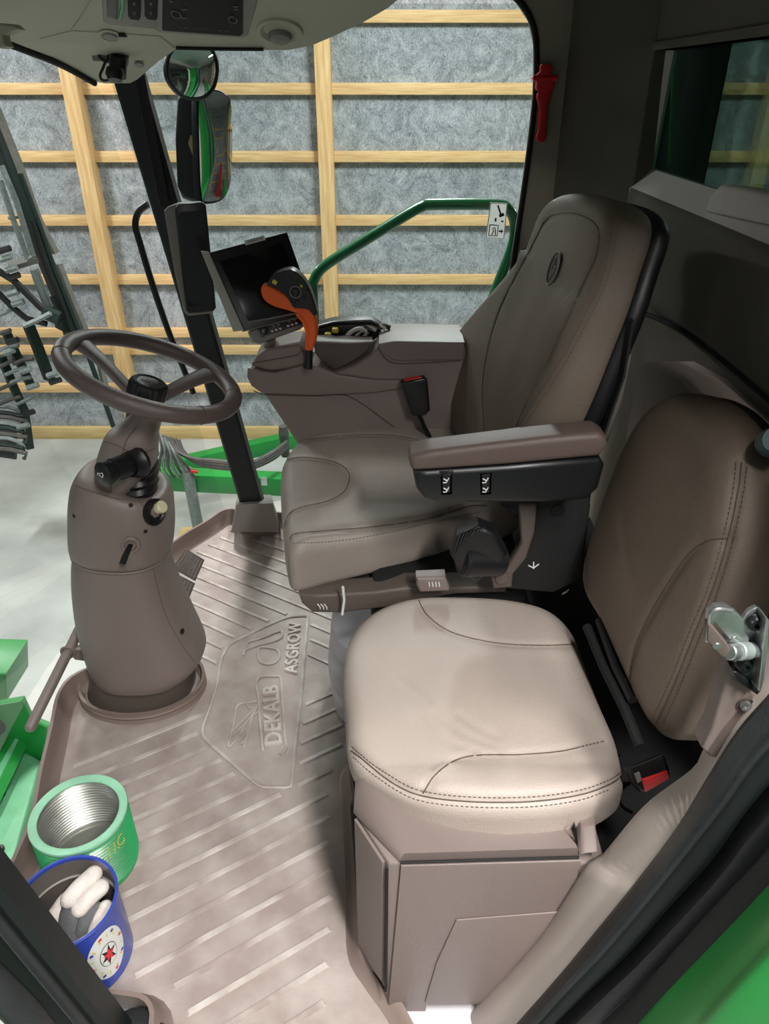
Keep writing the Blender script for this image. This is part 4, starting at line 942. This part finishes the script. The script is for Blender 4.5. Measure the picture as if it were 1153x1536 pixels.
# seat belt buckle with red button
bu = thing('seat_belt_buckle', 'black seat belt buckle with red button beside the passenger seat', 'seat belt buckle', tuple(at(980, 1165, Y=.78)))
u0 = at(945, 1150, Y=.78); 
bb2 = obj('buckle_body', B().prism([at(944, 1152, Y=.78), at(996, 1131, Y=.79), at(1003, 1150, Y=.79), at(1006, 1168, Y=.77), at(964, 1188, Y=.765), at(952, 1176, Y=.77)], (0, .02, -.022), .004, 3), 'blackp', bu)
obj('release_button', B().prism([at(961, 1168, Y=.762), at(999, 1155, Y=.768), at(1003, 1166, Y=.765), at(966, 1187, Y=.760)], (0, -.004, .002), .001), 'redp', bb2)
obj('label', B().prism([at(950, 1160, Y=.768), at(958, 1157, Y=.768), at(962, 1170, Y=.766), at(955, 1174, Y=.766)], (0, -.003, .002), .001), 'greyp', bb2)
# white cluttered cloth glimpsed between seats
# ================================================================== RIGHT-HAND CONSOLE
CYN = 1.80
cn = thing('armrest_console', 'taupe armrest console with hinged lid in front of the side window', 'console', (0, 1.88, .35))
def cp(pts, y=CYN): return ats(pts, Y=y)
side = [(373, 556), (372, 566), (377, 579), (392, 590), (399, 597), (420, 628), (446, 668), (480, 720), (720, 740), (720, 520), (700, 524), (580, 526), (566, 520), (556, 532), (532, 548), (512, 556), (497, 560), (478, 551), (455, 548), (430, 556), (412, 562), (392, 560)]
obj('console_body', B().prism(cp(side), (0, .17, 0), .010, 3), 'taupe', cn, smooth=50)
obj('front_lip', B().prism(cp([(371, 552), (370, 566), (376, 579), (392, 590), (470, 594), (560, 590), (640, 578), (640, 572), (560, 570), (505, 562), (478, 550), (455, 548), (430, 555), (412, 560), (390, 557)], CYN-.012), (0, .02, 0), .005, 3), 'taupe', cn, smooth=50)
obj('hand_rest', B().prism(cp([(376, 550), (384, 534), (400, 523), (448, 517), (455, 524), (464, 546), (452, 550), (425, 556), (404, 558)], CYN-.004), (0, .13, 0), .009, 3), 'taupe', cn, smooth=50)
obj('hand_rest_edge', B().tube(cp([(376, 545), (400, 541), (446, 533), (452, 526)], CYN-.005), .0012, 5), 'seamdark', cn)
lid_ = obj('lid', B().prism(cp([(566, 521), (568, 516), (590, 512), (697, 514), (697, 541), (600, 543), (588, 541), (572, 530)], CYN-.004), (0, .165, 0), .006, 3), 'taupe', cn, smooth=50)
for s in ([(566, 520), (576, 536), (594, 545), (640, 544), (690, 541)], [(380, 586), (400, 592), (470, 594), (512, 592), (540, 604), (590, 640)], [(500, 560), (520, 567), (560, 574)]):
    obj('console_seam', B().tube(spline(cp(s, CYN-.0015), 5), .0014, 5), 'seamdark', cn)
obj('bowl', B().prism(cp([(470, 512), (558, 514), (548, 530), (520, 548), (500, 556), (480, 540), (472, 530)], CYN+.02), (0, .06, 0), .004), 'taupe_dark', cn)
obj('bowl_rim', B().tube(cp([(472, 513), (520, 515), (558, 513), (566, 508)], CYN+.015), .003, 6), 'taupe', cn)
# control pod with yellow levers
pod = thing('control_pod', 'dark control pod with yellow knobs behind the orange joystick', 'control pod', tuple(at(520, 512, Y=1.9)))
obj('pod_body', B().prism(cp([(470, 512), (476, 492), (500, 486), (556, 484), (572, 494), (566, 512)], 1.90), (0, .08, 0), .008), 'blackp', pod)
for i in range(6):
    x = 520+i*7
    obj('ribbed_cover', B().tube(spline(cp([(x-4, 511-i), (x+4, 500-i), (x+18, 493-i), (x+30, 497-i)], 1.885+.004*i), 4), .006, 8), ('sill', 'blackp')[i % 2], pod)
for q in ((492, 502), (503, 495)):
    kn = obj('yellow_knob', B().box(at(*q, Y=1.885), (.018, .02, .013), bev=.004), 'yellow', pod)
    obj('knob_stem', B().cyl(at(q[0]+3, q[1]+4, Y=1.89), at(q[0]+8, q[1]+12, Y=1.9), .006), 'blackp', pod)
obj('pod_window', B().prism(cp([(482, 512), (500, 507), (512, 509), (506, 516)], 1.86), (0, .004, 0)), 'taupe', pod)
obj('pod_bezel', B().tube(cp([(478, 490), (500, 484), (556, 482), (574, 492)], 1.90), .005, 8), 'blackm', pod)
# ---- joystick
JY = 1.74
js = thing('hydro_joystick', 'orange and black multifunction joystick standing on the console', 'joystick', tuple(at(462, 548, Y=JY)))
obj('stem', B().tube(cp([(462, 552), (463, 538), (463, 522)], JY+.01), [.012, .009, .008], 10), 'blackp', js)
obj('orange_grip', B().prism(spline(cp([(392, 430), (391, 440), (397, 452), (412, 461), (430, 466), (446, 472), (455, 481), (459, 495), (458, 512), (457, 525), (467, 527), (474, 512), (476, 492), (473, 474), (464, 464), (450, 458), (434, 446), (414, 434), (400, 427)], JY), 3, True), (0, .034, 0), .008, 4), 'orange', js, smooth=60)
obj('orange_grip_rib', B().tube(cp([(446, 470), (457, 483), (462, 500), (461, 522)], JY+.004), .006, 8), 'orange', js)
hd_ = obj('black_head', B().prism(spline(cp([(400, 428), (404, 418), (414, 410), (430, 405), (442, 407), (454, 418), (464, 434), (472, 456), (475, 470), (470, 474), (463, 465), (450, 463), (440, 462), (432, 450), (424, 440), (410, 432)], JY-.004), 3, True), (0, .04, 0), .007, 4), 'blackp', js, smooth=60)
for q, m, r in (((412, 423), 'yellow', .0), ((452, 429), 'yellow', .0)):
    c = at(*q, Y=JY-.006); s = .011 if q[0] < 420 else .006
    obj('yellow_button', B().box(c, (s, .006, s*.9), Matrix.Rotation(.5, 3, 'Y'), bev=.0015), 'yellow', hd_)
obj('button', B().lathe([(.0085, 0), (.009, .003), (.006, .005), (0, .005)], at(443, 438, Y=JY-.004), (0, -1, 0), 20), 'blackm', hd_)
obj('button_ring', B().tube([at(443, 438, Y=JY-.006)+V((.013*math.cos(i*math.pi/12), 0, .013*math.sin(i*math.pi/12))) for i in range(24)], .0016, 6, closed=True), 'greyp', hd_)
for q in ((436, 417), (446, 421), (430, 427), (432, 440), (446, 452), (456, 447), (440, 455), (460, 436)):
    obj('small_button', B().box(at(*q, Y=JY-.006), (.007, .004, .006), Matrix.Rotation(.6, 3, 'Y'), bev=.0015), 'blackm', hd_)
# ---- monitor
mnr = V((.30, -.88, .37)).normalized(); mo = at(395, 425, Y=1.80); mpn = (mo, mnr)
mt = thing('display_monitor', 'tilted grey framed touch screen monitor on the console arm', 'monitor', tuple(at(390, 500, Y=1.83)))
q4 = ats([(313, 378), (431, 347), (474, 470), (366, 496)], pl=mpn)
mc = sum(q4, V())/4
obj('housing', B().prism([p-mnr*.004 for p in q4], -mnr*.035, .006, 3), 'greyp', mt, smooth=50)
obj('bezel', B().prism([mc+(p-mc)*.985 for p in q4], -mnr*.006, .002), 'blackm', mt)
sc4 = ats([(329, 392), (424, 364), (462, 468), (372, 481)], pl=mpn)
obj('screen', B().prism([p+mnr*.0012 for p in sc4], -mnr*.004, .0006), 'screen', mt)
obj('lower_bezel_edge', B().tube([at(*q, pl=(mo+mnr*.002, mnr)) for q in ((372, 484), (464, 466))], .0022, 6), 'greyp', mt)
lb = ats([(366, 361), (396, 353), (398, 360), (368, 368)], pl=(mo+mnr*.001, mnr))
nl = obj('name_label', B().prism(lb, mnr*.001), 'sill', mt)
obj('name_text', B().text('GREENSTAR', basis(sum(lb, V())/4+mnr*.0016, lb[1]-lb[0], lb[0]-lb[3]), .0078, .0003, .95), 'print', nl, smooth=30)
obj('side_face', B().prism([q4[0]-mnr*.002, q4[3]-mnr*.002, at(350, 498, Y=1.84), at(301, 377, Y=1.84)], V((-.002, .01, 0)), .002), 'greyp', mt)
obj('mount_arm', B().tube([mc-mnr*.03, mc-mnr*.05+V((.01, 0, -.06)), at(405, 520, Y=1.88)], .014, 10), 'greyp', mt)
# keypad under the monitor
kp = thing('key_pad', 'small grey rounded button pod below the tilted monitor', 'control panel', tuple(at(412, 512, Y=1.79)))
kpl = (at(412, 494, Y=1.80), mnr)
obj('pod_housing', B().prism(ats([(373, 497), (378, 490), (450, 470), (456, 474), (458, 486), (452, 493), (392, 514), (380, 512)], pl=kpl), -mnr*.03, .006, 3), 'greyp', kp, smooth=50)
obj('face', B().prism(ats([(386, 493), (450, 474), (453, 486), (392, 506)], pl=(kpl[0]+mnr*.001, mnr)), -mnr*.004, .001), 'blackp', kp)
obj('dial', B().lathe([(.010, 0), (.010, .008), (.007, .009), (0, .009)], at(396, 496, pl=kpl)+mnr*.001, mnr, 20), 'blackm', kp)
for i, q in enumerate(((408, 497), (414, 495), (420, 493), (410, 489), (417, 487), (432, 489), (438, 487), (444, 485), (434, 482), (441, 480))):
    obj('key', B().box(at(*q, pl=kpl)+mnr*.0015, (.0065, .003, .0045), bev=.001), 'white' if i in (0, 1, 2, 5, 6, 7) else 'greyp', kp)
obj('mount', B().tube([at(404, 506, Y=1.81), at(404, 530, Y=1.86)], .016, 10), 'taupe', kp)
# ---- corner post display
pdp = (at(300, 400, Y=2.08), V((.25, -.95, .1)).normalized()); pdn = pdp[1]
pd = thing('corner_post_display', 'tall black display panel fixed to the far front pillar', 'display', tuple(at(302, 470, Y=2.1)))
q5 = ats([(262, 313), (268, 306), (304, 303), (309, 308), (324, 462), (320, 467), (284, 471), (279, 466)], pl=pdp)
obj('panel', B().prism(q5, -pdn*.02, .004), 'blackm', pd)
c5 = sum(q5, V())/8
obj('screen', B().prism([c5+(p-c5)*.86+pdn*.001 for p in q5], -pdn*.003), 'screen', pd)
obj('housing', B().prism(ats([(246, 316), (252, 310), (268, 304), (300, 302), (304, 304), (320, 470), (282, 474), (276, 468), (262, 410)], pl=(pdp[0]-pdn*.018, pdn)), -pdn*.03, .006), 'greyp', pd)
# ================================================================== ON THE POST AND GLASS
hm = thing('emergency_hammer', 'red emergency hammer clipped to the dark rear window post', 'emergency hammer', tuple(at(813, 212, Y=2.22)))
HY = 2.215
obj('handle', B().prism(spline(cp([(806, 140), (809, 165), (807, 195), (804, 206), (807, 213), (815, 213), (819, 206), (820, 180), (824, 150), (829, 132)], HY), 3, True), (0, .02, 0), .004), 'red', hm, smooth=60)
obj('holder', B().prism(spline(cp([(799, 117), (805, 122), (806, 136), (829, 134), (832, 118), (826, 110), (829, 101), (820, 95), (811, 98), (810, 108)], HY-.008), 3, True), (0, .03, 0), .004), 'red', hm, smooth=60)
obj('hammer_head', B().cyl(at(799, 117, Y=HY-.004), at(836, 117, Y=HY-.004), .007), 'red', hm)
dc = thing('exit_decal', 'white emergency exit pictogram sticker on the side window glass', 'sticker', tuple(at(745, 358, Y=2.26)))
DY = 2.263
DQ = cp([(735, 303), (761, 305), (756, 359), (728, 357)], DY)
dsh = obj('sheet', B().prism(DQ, (0, -.0006, 0)), 'decal', dc)
def dq(u, v, o=.0015): return DQ[0].lerp(DQ[1], u).lerp(DQ[3].lerp(DQ[2], u), v)+V((0, -o, 0))
for nm_, pts, r in (('border', [(.03, .02), (.97, .02), (.97, .98), (.03, .98), (.03, .02)], .0012), ('hammer_symbol', [(.45, .07), (.62, .25), (.72, .36)], .0028), ('hammer_symbol', [(.6, .36), (.85, .3)], .005), ('arrow', [(.42, .42), (.42, .52)], .003), ('door_symbol', [(.14, .62), (.6, .62), (.6, .92), (.14, .92), (.14, .62)], .0018), ('person_symbol', [(.3, .9), (.38, .78), (.3, .72), (.42, .68), (.48, .78), (.5, .9)], .0018), ('arrow', [(.66, .78), (.86, .78)], .0025), ('arrow', [(.78, .73), (.88, .78), (.78, .83)], .0015), ('text_mark', [(.74, .5), (.86, .5)], .0025)):
    obj(nm_, B().tube([dq(*p) for p in pts], r, 6, flat=.3, up=(0, 1, 0)), 'print', dc)
hr = obj('handrail', B().tube(spline(cp([(480, 620), (474, 520), (469, 440), (472, 418), (488, 398), (540, 365), (600, 328), (632, 310), (650, 307), (740, 307), (762, 314), (772, 335), (768, 370), (745, 430), (720, 500), (700, 560)], 2.75), 6), .019, 14), 'greent'); tag(hr, 'green bent tube handrail outside the side window', 'handrail')
obj('latch_clip', B().box(at(771, 355, Y=2.30), (.012, .015, .06), bev=.004), 'greyp', hm) if False else None
gh = obj('grab_handle', B().tube(spline(cp([(222, 306), (208, 318), (203, 338), (210, 365), (228, 425), (250, 490), (272, 545), (290, 590)], 2.55), 6), .011, 12), 'blackm'); tag(gh, 'thin black grab rail outside behind the far front pillar', 'grab rail')
# ---- outside mirrors
MY = 2.95
mr = thing('side_mirror', 'large rectangular black housed side mirror outside the far window', 'mirror', tuple(at(310, 300, Y=MY)))
mn = V((.80, -.60, .02)).normalized(); mpl = (at(325, 210, Y=MY), mn)
gl = ats([(300, 142), (324, 138), (338, 144), (347, 160), (348, 240), (344, 280), (332, 298), (308, 302), (302, 290), (299, 220)], pl=mpl)
glr = spline(gl, 4, True); gc = sum(glr, V())/len(glr)
cr = B(); cr.loft([[gc+(p-gc)*s+mn*(.012*(1-s*s)) for p in glr] for s in (.02, .15, .3, .45, .6, .75, .9, 1)], cap=False)
cr.f.append(tuple(range(len(glr))))
obj('mirror_glass', cr, 'mirror', mr, smooth=180)
ho = ats([(266, 150), (272, 135), (300, 130), (335, 133), (346, 142), (351, 160), (351, 245), (347, 284), (334, 302), (300, 306), (278, 300), (268, 280), (264, 200)], pl=(mpl[0]-mn*.004, mn))
obj('housing', B().prism([gc+(p-gc)*1.05-mn*.005 for p in glr], -mn*.03, .004), 'blackp', mr)
obj('housing', B().prism(cp([(266, 150), (274, 132), (300, 130), (306, 145), (302, 220), (303, 300), (290, 304), (274, 298), (266, 280), (263, 210)], MY+.02), (-.02, .09, 0), .015, 4), 'blackp', mr, smooth=60)
obj('amber_label', B().prism(cp([(286, 202), (299, 218), (299, 258), (282, 215)], MY+.018), (0, -.001, 0)), 'woodt', mr)
rm = thing('round_mirror', 'small round convex mirror above the rectangular side mirror', 'mirror', tuple(at(288, 150, Y=MY-.08)))
rn = V((.72, -.69, .03)).normalized(); rp = (at(289, 112, Y=MY-.10), rn)
rg = spline(ats([(252, 108), (254, 85), (266, 70), (288, 64), (312, 70), (323, 88), (325, 108), (320, 130), (308, 144), (290, 148), (272, 142), (258, 126)], pl=rp), 4, True)
rc = sum(rg, V())/len(rg)
b = B(); b.loft([[rc+(p-rc)*s+rn*(.022*(1-s*s)) for p in rg] for s in (.02, .12, .25, .4, .55, .7, .85, 1)], cap=False); b.f.append(tuple(range(len(rg))))
obj('mirror_glass', b, 'mirror', rm, smooth=180)
obj('rim', B().tube([rc+(p-rc)*1.02 for p in rg], .006, 8, closed=True), 'blackp', rm)
obj('shell', B().prism([rc+(p-rc)*1.02-rn*.004 for p in rg], -rn*.03, .012, 3), 'blackp', rm)
o = obj('mirror_arm', B().tube(cp([(288, -30), (284, 60), (282, 140), (280, 200)], MY+.07), .016, 10), 'blackm'); tag(o, 'black tube carrying both outside mirrors', 'mirror arm')
# ================================================================== OVERHEAD
hs_ = math.radians(24); hN = V((0, -math.sin(hs_), -math.cos(hs_))); hP = V((0, 1.62, 1.472)); HPL = (hP, hN)
def hq(pts, o=0.0): return ats(pts, pl=(hP+hN*o, hN))
hc_ = thing('header_console', 'beige overhead console with radio and switches above the windshield', 'overhead console', tuple(at(300, 20, pl=HPL)))
edge = [(-150, -90), (-150, 60), (-40, 64), (40, 66), (120, 70), (200, 75), (262, 77), (380, 79), (432, 79), (468, 73), (504, 58), (549, 37), (584, 17), (608, -3), (640, -45), (660, -90)]
obj('console_shell', B().prism(hq(edge), (0, .0, .16), .012, 4), 'header', hc_, smooth=50)
obj('radio_surround', B().prism(hq([(236, -30), (232, 46), (240, 50), (362, 58), (372, 54), (388, 0), (394, -30)], .003), -hN*.01, .004), 'greyp', hc_)
rd = obj('radio', B().prism(hq([(244, -30), (243, 45), (246, 47), (360, 55), (364, 52), (365, -30)], .006), -hN*.01, .002), 'blackmatte', hc_)
def disc3(c, r, m, par, name, h=.003): return obj(name, B().lathe([(r, 0), (r, h), (r*.8, h*1.3), (0, h*1.3)], c, hN, 24), m, par)
for q, r in (((264, 22), .011), ((349, 30), .010)): obj('knob_ring', B().tube([hq([q], .0075)[0]+V((math.cos(i*math.pi/12)*r*.7, 0, 0))+hN.cross(V((1, 0, 0)))*math.sin(i*math.pi/12)*r for i in range(24)], .0008, 5, closed=True), 'greyp', rd)
b = B()
for x in range(8): b.tube(hq([(268+x*10, 40+x*.9), (272+x*10, 40.4+x*.9)], .0075), .0007, 4)
for q in (((272, 14), (281, 14)), ((272, 27), (280, 27)), ((253, 1), (259, 3)), ((350, 10), (357, 10)), ((350, 14), (357, 14))): b.tube(hq(q, .0075), .0009, 4)
obj('radio_print', b, 'greyp', rd)
obj('switch_panel', B().prism(hq([(150, -30), (155, 34), (162, 38), (238, 45), (240, 40), (240, -30)], .003), -hN*.01, .003), 'greyp', hc_)
obj('pocket', B().prism(hq([(158, -30), (161, 26), (176, 30), (180, -30)], .0045), -hN*.004, .002), 'blackp', hc_)
obj('pocket_light', B().tube(hq([(184, -20), (184, 10), (180, 28)], .005), .0035, 6), 'green', hc_)
for x in (200, 225):
    k_ = obj('rocker_switch', B().prism(hq([(x-9, -10), (x-8, 26), (x-5, 30), (x+9, 32), (x+11, 28), (x+12, -10)], .007), -hN*.006, .003), 'blackmatte', hc_)
    b = B()
    for yy_ in (5, 19): b.tube(hq([(x-1, yy_), (x+2, yy_+3), (x+2, yy_-2)], .0078), .0009, 5, closed=True)
    obj('switch_symbol', b, 'greyp', k_)
obj('lens_ring', B().lathe([(.020, 0), (.021, .002), (.016, .003), (.014, .001), (0, .001)], hq([(165, 53)])[0], hN, 32), 'header', hc_)
obj('lens', B().lathe([(.0125, .001), (.011, .004), (0, .005)], hq([(165, 53)])[0], hN, 24), 'greyp', hc_)
obj('small_switch', B().box(hq([(184, 53)], .001)[0], (.012, .016, .006), bev=.001), 'blackp', hc_)
obj('vent_ring', B().lathe([(.042, 0), (.040, .004), (.034, .005), (.031, .002), (.028, .001)], hq([(419, 46)])[0], hN, 40), 'header', hc_)
obj('dome_light', B().lathe([(.021, -.004), (.021, .003), (.018, .008), (.010, .011), (0, .012)], hq([(420, 53)])[0], hN, 40), 'greyp', hc_)
obj('crease', B().tube(spline(hq([(108, 44), (125, 20), (140, -5), (150, -30)], .0), 4), .002, 6), 'header', hc_)
obj('crease', B().tube(hq([(60, 58), (108, 46), (240, 54), (262, 72)], .0), .0015, 6), 'header', hc_)
cv = thing('pillar_top_trim', 'beige trim corner where the far front pillar meets the overhead console', 'trim cover', tuple(at(190, 125, Y=2.05)))
obj('cover', B().prism([at(2, 58, Y=1.66), at(36, 70, Y=1.72), at(75, 86, Y=1.85), at(110, 103, Y=1.98), at(142, 122, Y=2.08), at(156, 126, Y=2.10), at(196, 126, Y=2.10), at(208, 118, Y=2.08), at(240, 92, Y=1.92), at(270, 72, Y=1.70), at(262, 60, Y=1.62), at(60, 50, Y=1.62)], (0, .02, .03), .005), 'header', cv)
obj('seal', B().tube(spline([at(2, 62, Y=1.66), at(75, 90, Y=1.85), at(110, 107, Y=1.98), at(142, 125, Y=2.08)], 4), .007, 8), 'blackmatte', cv)
obj('screw_cap', B().lathe([(.011, .0), (.010, .003), (0, .003)], at(209, 96, Y=1.915), hN, 20), 'greyp', cv)
obj('header_edge', B().tube(hq([(264, 72), (330, 73.5), (395, 74)], .002), .003, 8), 'blackmatte', cv)
pw = thing('power_socket', 'black power socket with loose dust cap loop under the overhead trim', 'power socket', tuple(at(168, 110, Y=1.88)))
obj('bracket', B().box(at(157, 84, Y=1.84), (.05, .02, .02), bev=.003), 'greyp', pw)
obj('socket', B().cyl(at(178, 74, Y=1.83), at(176, 96, Y=1.83), .022), 'blackp', pw)
obj('socket', B().cyl(at(178, 84, Y=1.80), at(176, 117, Y=1.80), .018), 'blackm', pw)
obj('cap', B().lathe([(.017, 0), (.019, .01), (.014, .022), (0, .024)], at(172, 104, Y=1.78), (0, -.4, -1), 20), 'blackp', pw)
obj('cap_loop', B().tube(spline(ats([(158, 92), (154, 103), (150, 113), (153, 120), (162, 120), (168, 112)], Y=1.79), 5), .0028, 6), 'blackm', pw)
obj('wire', B().tube(spline(ats([(148, 74), (150, 86), (160, 92), (170, 88)], Y=1.82), 5), .004, 6), 'blackm', pw)
vh = thing('visor_handle', 'beige visor bracket at the upper left corner of the cab', 'visor bracket', tuple(at(10, 70, Y=1.4)))
obj('bracket', B().prism([at(-30, 32, Y=1.4), at(20, 36, Y=1.4), at(29, 44, Y=1.4), at(4, 52, Y=1.4), at(6, 62, Y=1.4), at(11, 70, Y=1.4), at(4, 73, Y=1.4), at(-30, 70, Y=1.4)], (0, .03, 0), .005), 'header', vh)
# ================================================================== DOOR STRIKER
st = thing('door_striker', 'shiny zinc door latch striker bolted to the doorway post', 'door latch', tuple(at(1135, 1030, Y=.60)))
SYY = .60
spl = lambda pts, y=SYY: ats(pts, Y=y)
obj('plate', B().prism(spl([(1110, 932), (1124, 916), (1134, 911), (1142, 916), (1150, 930), (1152, 960), (1146, 1010), (1141, 1036), (1134, 1040), (1128, 1024), (1114, 1020), (1103, 1000), (1104, 970), (1108, 950)], .605), (0, .006, 0), .001), 'steel', st)
obj('plate_edge', B().prism(spl([(1149, 928), (1154, 932), (1146, 1020), (1140, 1040), (1137, 1036)], .585), (0, .02, 0), .001), 'steel', st)
obj('guard', B().prism(spl([(1062, 942), (1064, 922), (1074, 913), (1092, 913), (1106, 921), (1116, 932), (1118, 962), (1100, 968), (1086, 952), (1072, 935), (1066, 945)], .590), (0, .012, 0), .003, 3), 'steel', st)
obj('guard_lip', B().tube(spline(spl([(1060, 962), (1063, 940), (1066, 920), (1078, 914), (1098, 916)], .583), 5), .0022, 8), 'steel', st)
obj('buffer', B().prism(spl([(1062, 938), (1066, 936), (1092, 968), (1096, 978), (1092, 990), (1080, 985), (1060, 962)], .58), (0, .012, 0), .003, 3), 'taupe_dark', st)
obj('screw', B().lathe([(.0042, 0), (.0036, .0015), (0, .0015)], at(1075, 969, Y=.580), (0, -1, 0), 16), 'steel', st)
obj('striker_pin', B().cyl(at(1093, 978, Y=.580), at(1140, 974, Y=.600), .0085), 'steel', st)
obj('striker_sleeve', B().cyl(at(1106, 977, Y=.583), at(1121, 976, Y=.592), .0098), 'galv', st)
obj('striker_pin', B().cyl(at(1092, 953, Y=.595), at(1114, 960, Y=.60), .0075), 'steel', st)
for q, r in (((1132, 932), .0092), ((1115, 996), .0088)):
    c = at(*q, Y=.603); obj('bolt', B().lathe([(r*1.05, 0), (r*1.05, .003), (r*.8, .007), (r*.45, .0075), (r*.4, .004), (0, .004)], c, (0, -1, 0), 24), 'blackm', st)
obj('rubber_stop', B().prism(spl([(1100, 1008), (1108, 1008), (1142, 1038), (1136, 1044), (1112, 1028), (1100, 1018)], .598), (0, .02, 0), .003), 'blackp', st)
ps = thing('doorway_post_cover', 'taupe cover piece with screw at the foot of the doorway post', 'trim cover', tuple(at(1080, 1130, Y=.62)))
obj('cover', B().prism(ats([(1104, 1000), (1112, 1022), (1134, 1042), (1126, 1064), (1106, 1090), (1074, 1138), (1064, 1136), (1052, 1122), (1068, 1095), (1080, 1050), (1092, 1015)], Y=.615), (0, .03, 0), .004, 3), 'taupe', ps, smooth=50)
obj('screw_recess', B().lathe([(.010, .0), (.0095, .0015), (.007, .0), (0, .0)], at(1117, 1057, Y=.614), (0, -1, 0), 20), 'taupe_dark', ps)
obj('screw', B().lathe([(.0065, 0), (.006, .004), (.003, .004), (.0025, .002), (0, .002)], at(1117, 1057, Y=.612), (0, -1, 0), 18), 'steel', ps)
# trims and straps behind the operator seat
o = obj('seat_belt', B().tube(ats([(945, 478), (932, 560), (905, 640), (885, 700)], Y=1.22), .02, 6, flat=.2, up=(1, 0, 0)), 'blackmatte'); tag(o, 'black seat belt webbing hanging behind the operator seat', 'seat belt')
o = obj('belt_guide', B().prism(ats([(938, 530), (948, 532), (934, 600), (912, 664), (902, 652), (890, 640)], Y=1.30), (0, .02, 0), .004), 'greyp'); tag(o, 'grey plastic belt guide strip behind the operator seat', 'belt guide')
o = obj('storage_bin', B().prism([rw(*p, RX-.02) for p in [(960, 545), (972, 542), (1015, 570), (1080, 640), (1080, 760), (930, 760), (940, 640)]], (.12, 0, 0), .006), 'taupe'); tag(o, 'dim taupe storage bin behind the passenger backrest', 'storage bin')
o = obj('bottle_cap', B().lathe([(0, .02), (.018, .02), (.02, .0), (.02, -.03)], rw(1160, 662, RX-.08), (-.3, -.8, .5), 20), 'bluecap'); tag(o, 'dull bluish round cap poking out beside the passenger backrest top', 'cap')
cl = thing('crumpled_plastic', 'crumpled clear plastic wrapper stuffed between the two seats', 'plastic wrapper', tuple(at(865, 860, Y=1.22)))
for i, q in enumerate([(862, 800), (868, 815), (858, 835), (852, 852), (842, 872), (866, 850), (846, 890), (856, 812)]):
    random.seed(i); c = at(*q, Y=1.24); pts = [c+V((random.uniform(-.012, .012), random.uniform(-.01, .01), random.uniform(-.02, .02))) for _ in range(4)]
    obj('fold', B().tube(spline(pts, 3), .003, 5, flat=.4), ('white', 'greyp', 'galv')[i % 3], cl)
# ================================================================== LIGHT
def area(name, loc, size, power, rot=(0, 0, 0), col=(1, .98, .95)):
    l = bpy.data.lights.new(name, 'AREA'); l.shape = 'RECTANGLE'; l.size, l.size_y = size; l.energy = power; l.color = col
    o = bpy.data.objects.new(name, l); COL.objects.link(o); o.location = loc; o.rotation_euler = rot; return o
i = 0
for x, y, z, p, sp in ((-4.2, 5.8, CZ-.06, 470, 170), (.4, 5.8, CZ-.06, 470, 170), (5.0, 5.8, CZ-.06, 470, 170), (-5.2, 1.2, CZ-.06, 300, 115), (-1.0, 3.6, CZ-.06, 200, 120), (1.0, -1.75, CZ-.06, 330, 150), (.6, -.35, CZ-.06, 175, 120), (-6, -5, CZ-.06, 300, 170), (1, -5.5, CZ-.06, 250, 170), (7, -3.5, CZ-.06, 350, 170)):  # the steep one right above the doorway is added to brighten the mat
    area('ceiling_lamp', (x, y, z), (.25, 1.2), p*LK).data.spread = math.radians(sp)
w = bpy.data.worlds.new('world'); SC.world = w; w.use_nodes = True
w.node_tree.nodes['Background'].inputs[0].default_value = (.5, .5, .5, 1); w.node_tree.nodes['Background'].inputs[1].default_value = .09
cam = bpy.data.cameras.new('camera'); co = bpy.data.objects.new('camera', cam); COL.objects.link(co)
cam.sensor_fit = 'VERTICAL'; cam.sensor_height = 24; cam.sensor_width = 18; cam.lens = 24*FPX/1536; cam.clip_start = .02
co.location = CAM; co.rotation_euler = (math.pi/2-PITCH, 0, 0); SC.camera = co
SC.view_settings.view_transform = 'Standard'; SC.view_settings.look = 'None'; SC.view_settings.gamma = 1; SC.view_settings.exposure = EXPO
SC.cycles.use_denoising = True
for o in SC.objects:
    if '_w' in o: del o['_w']
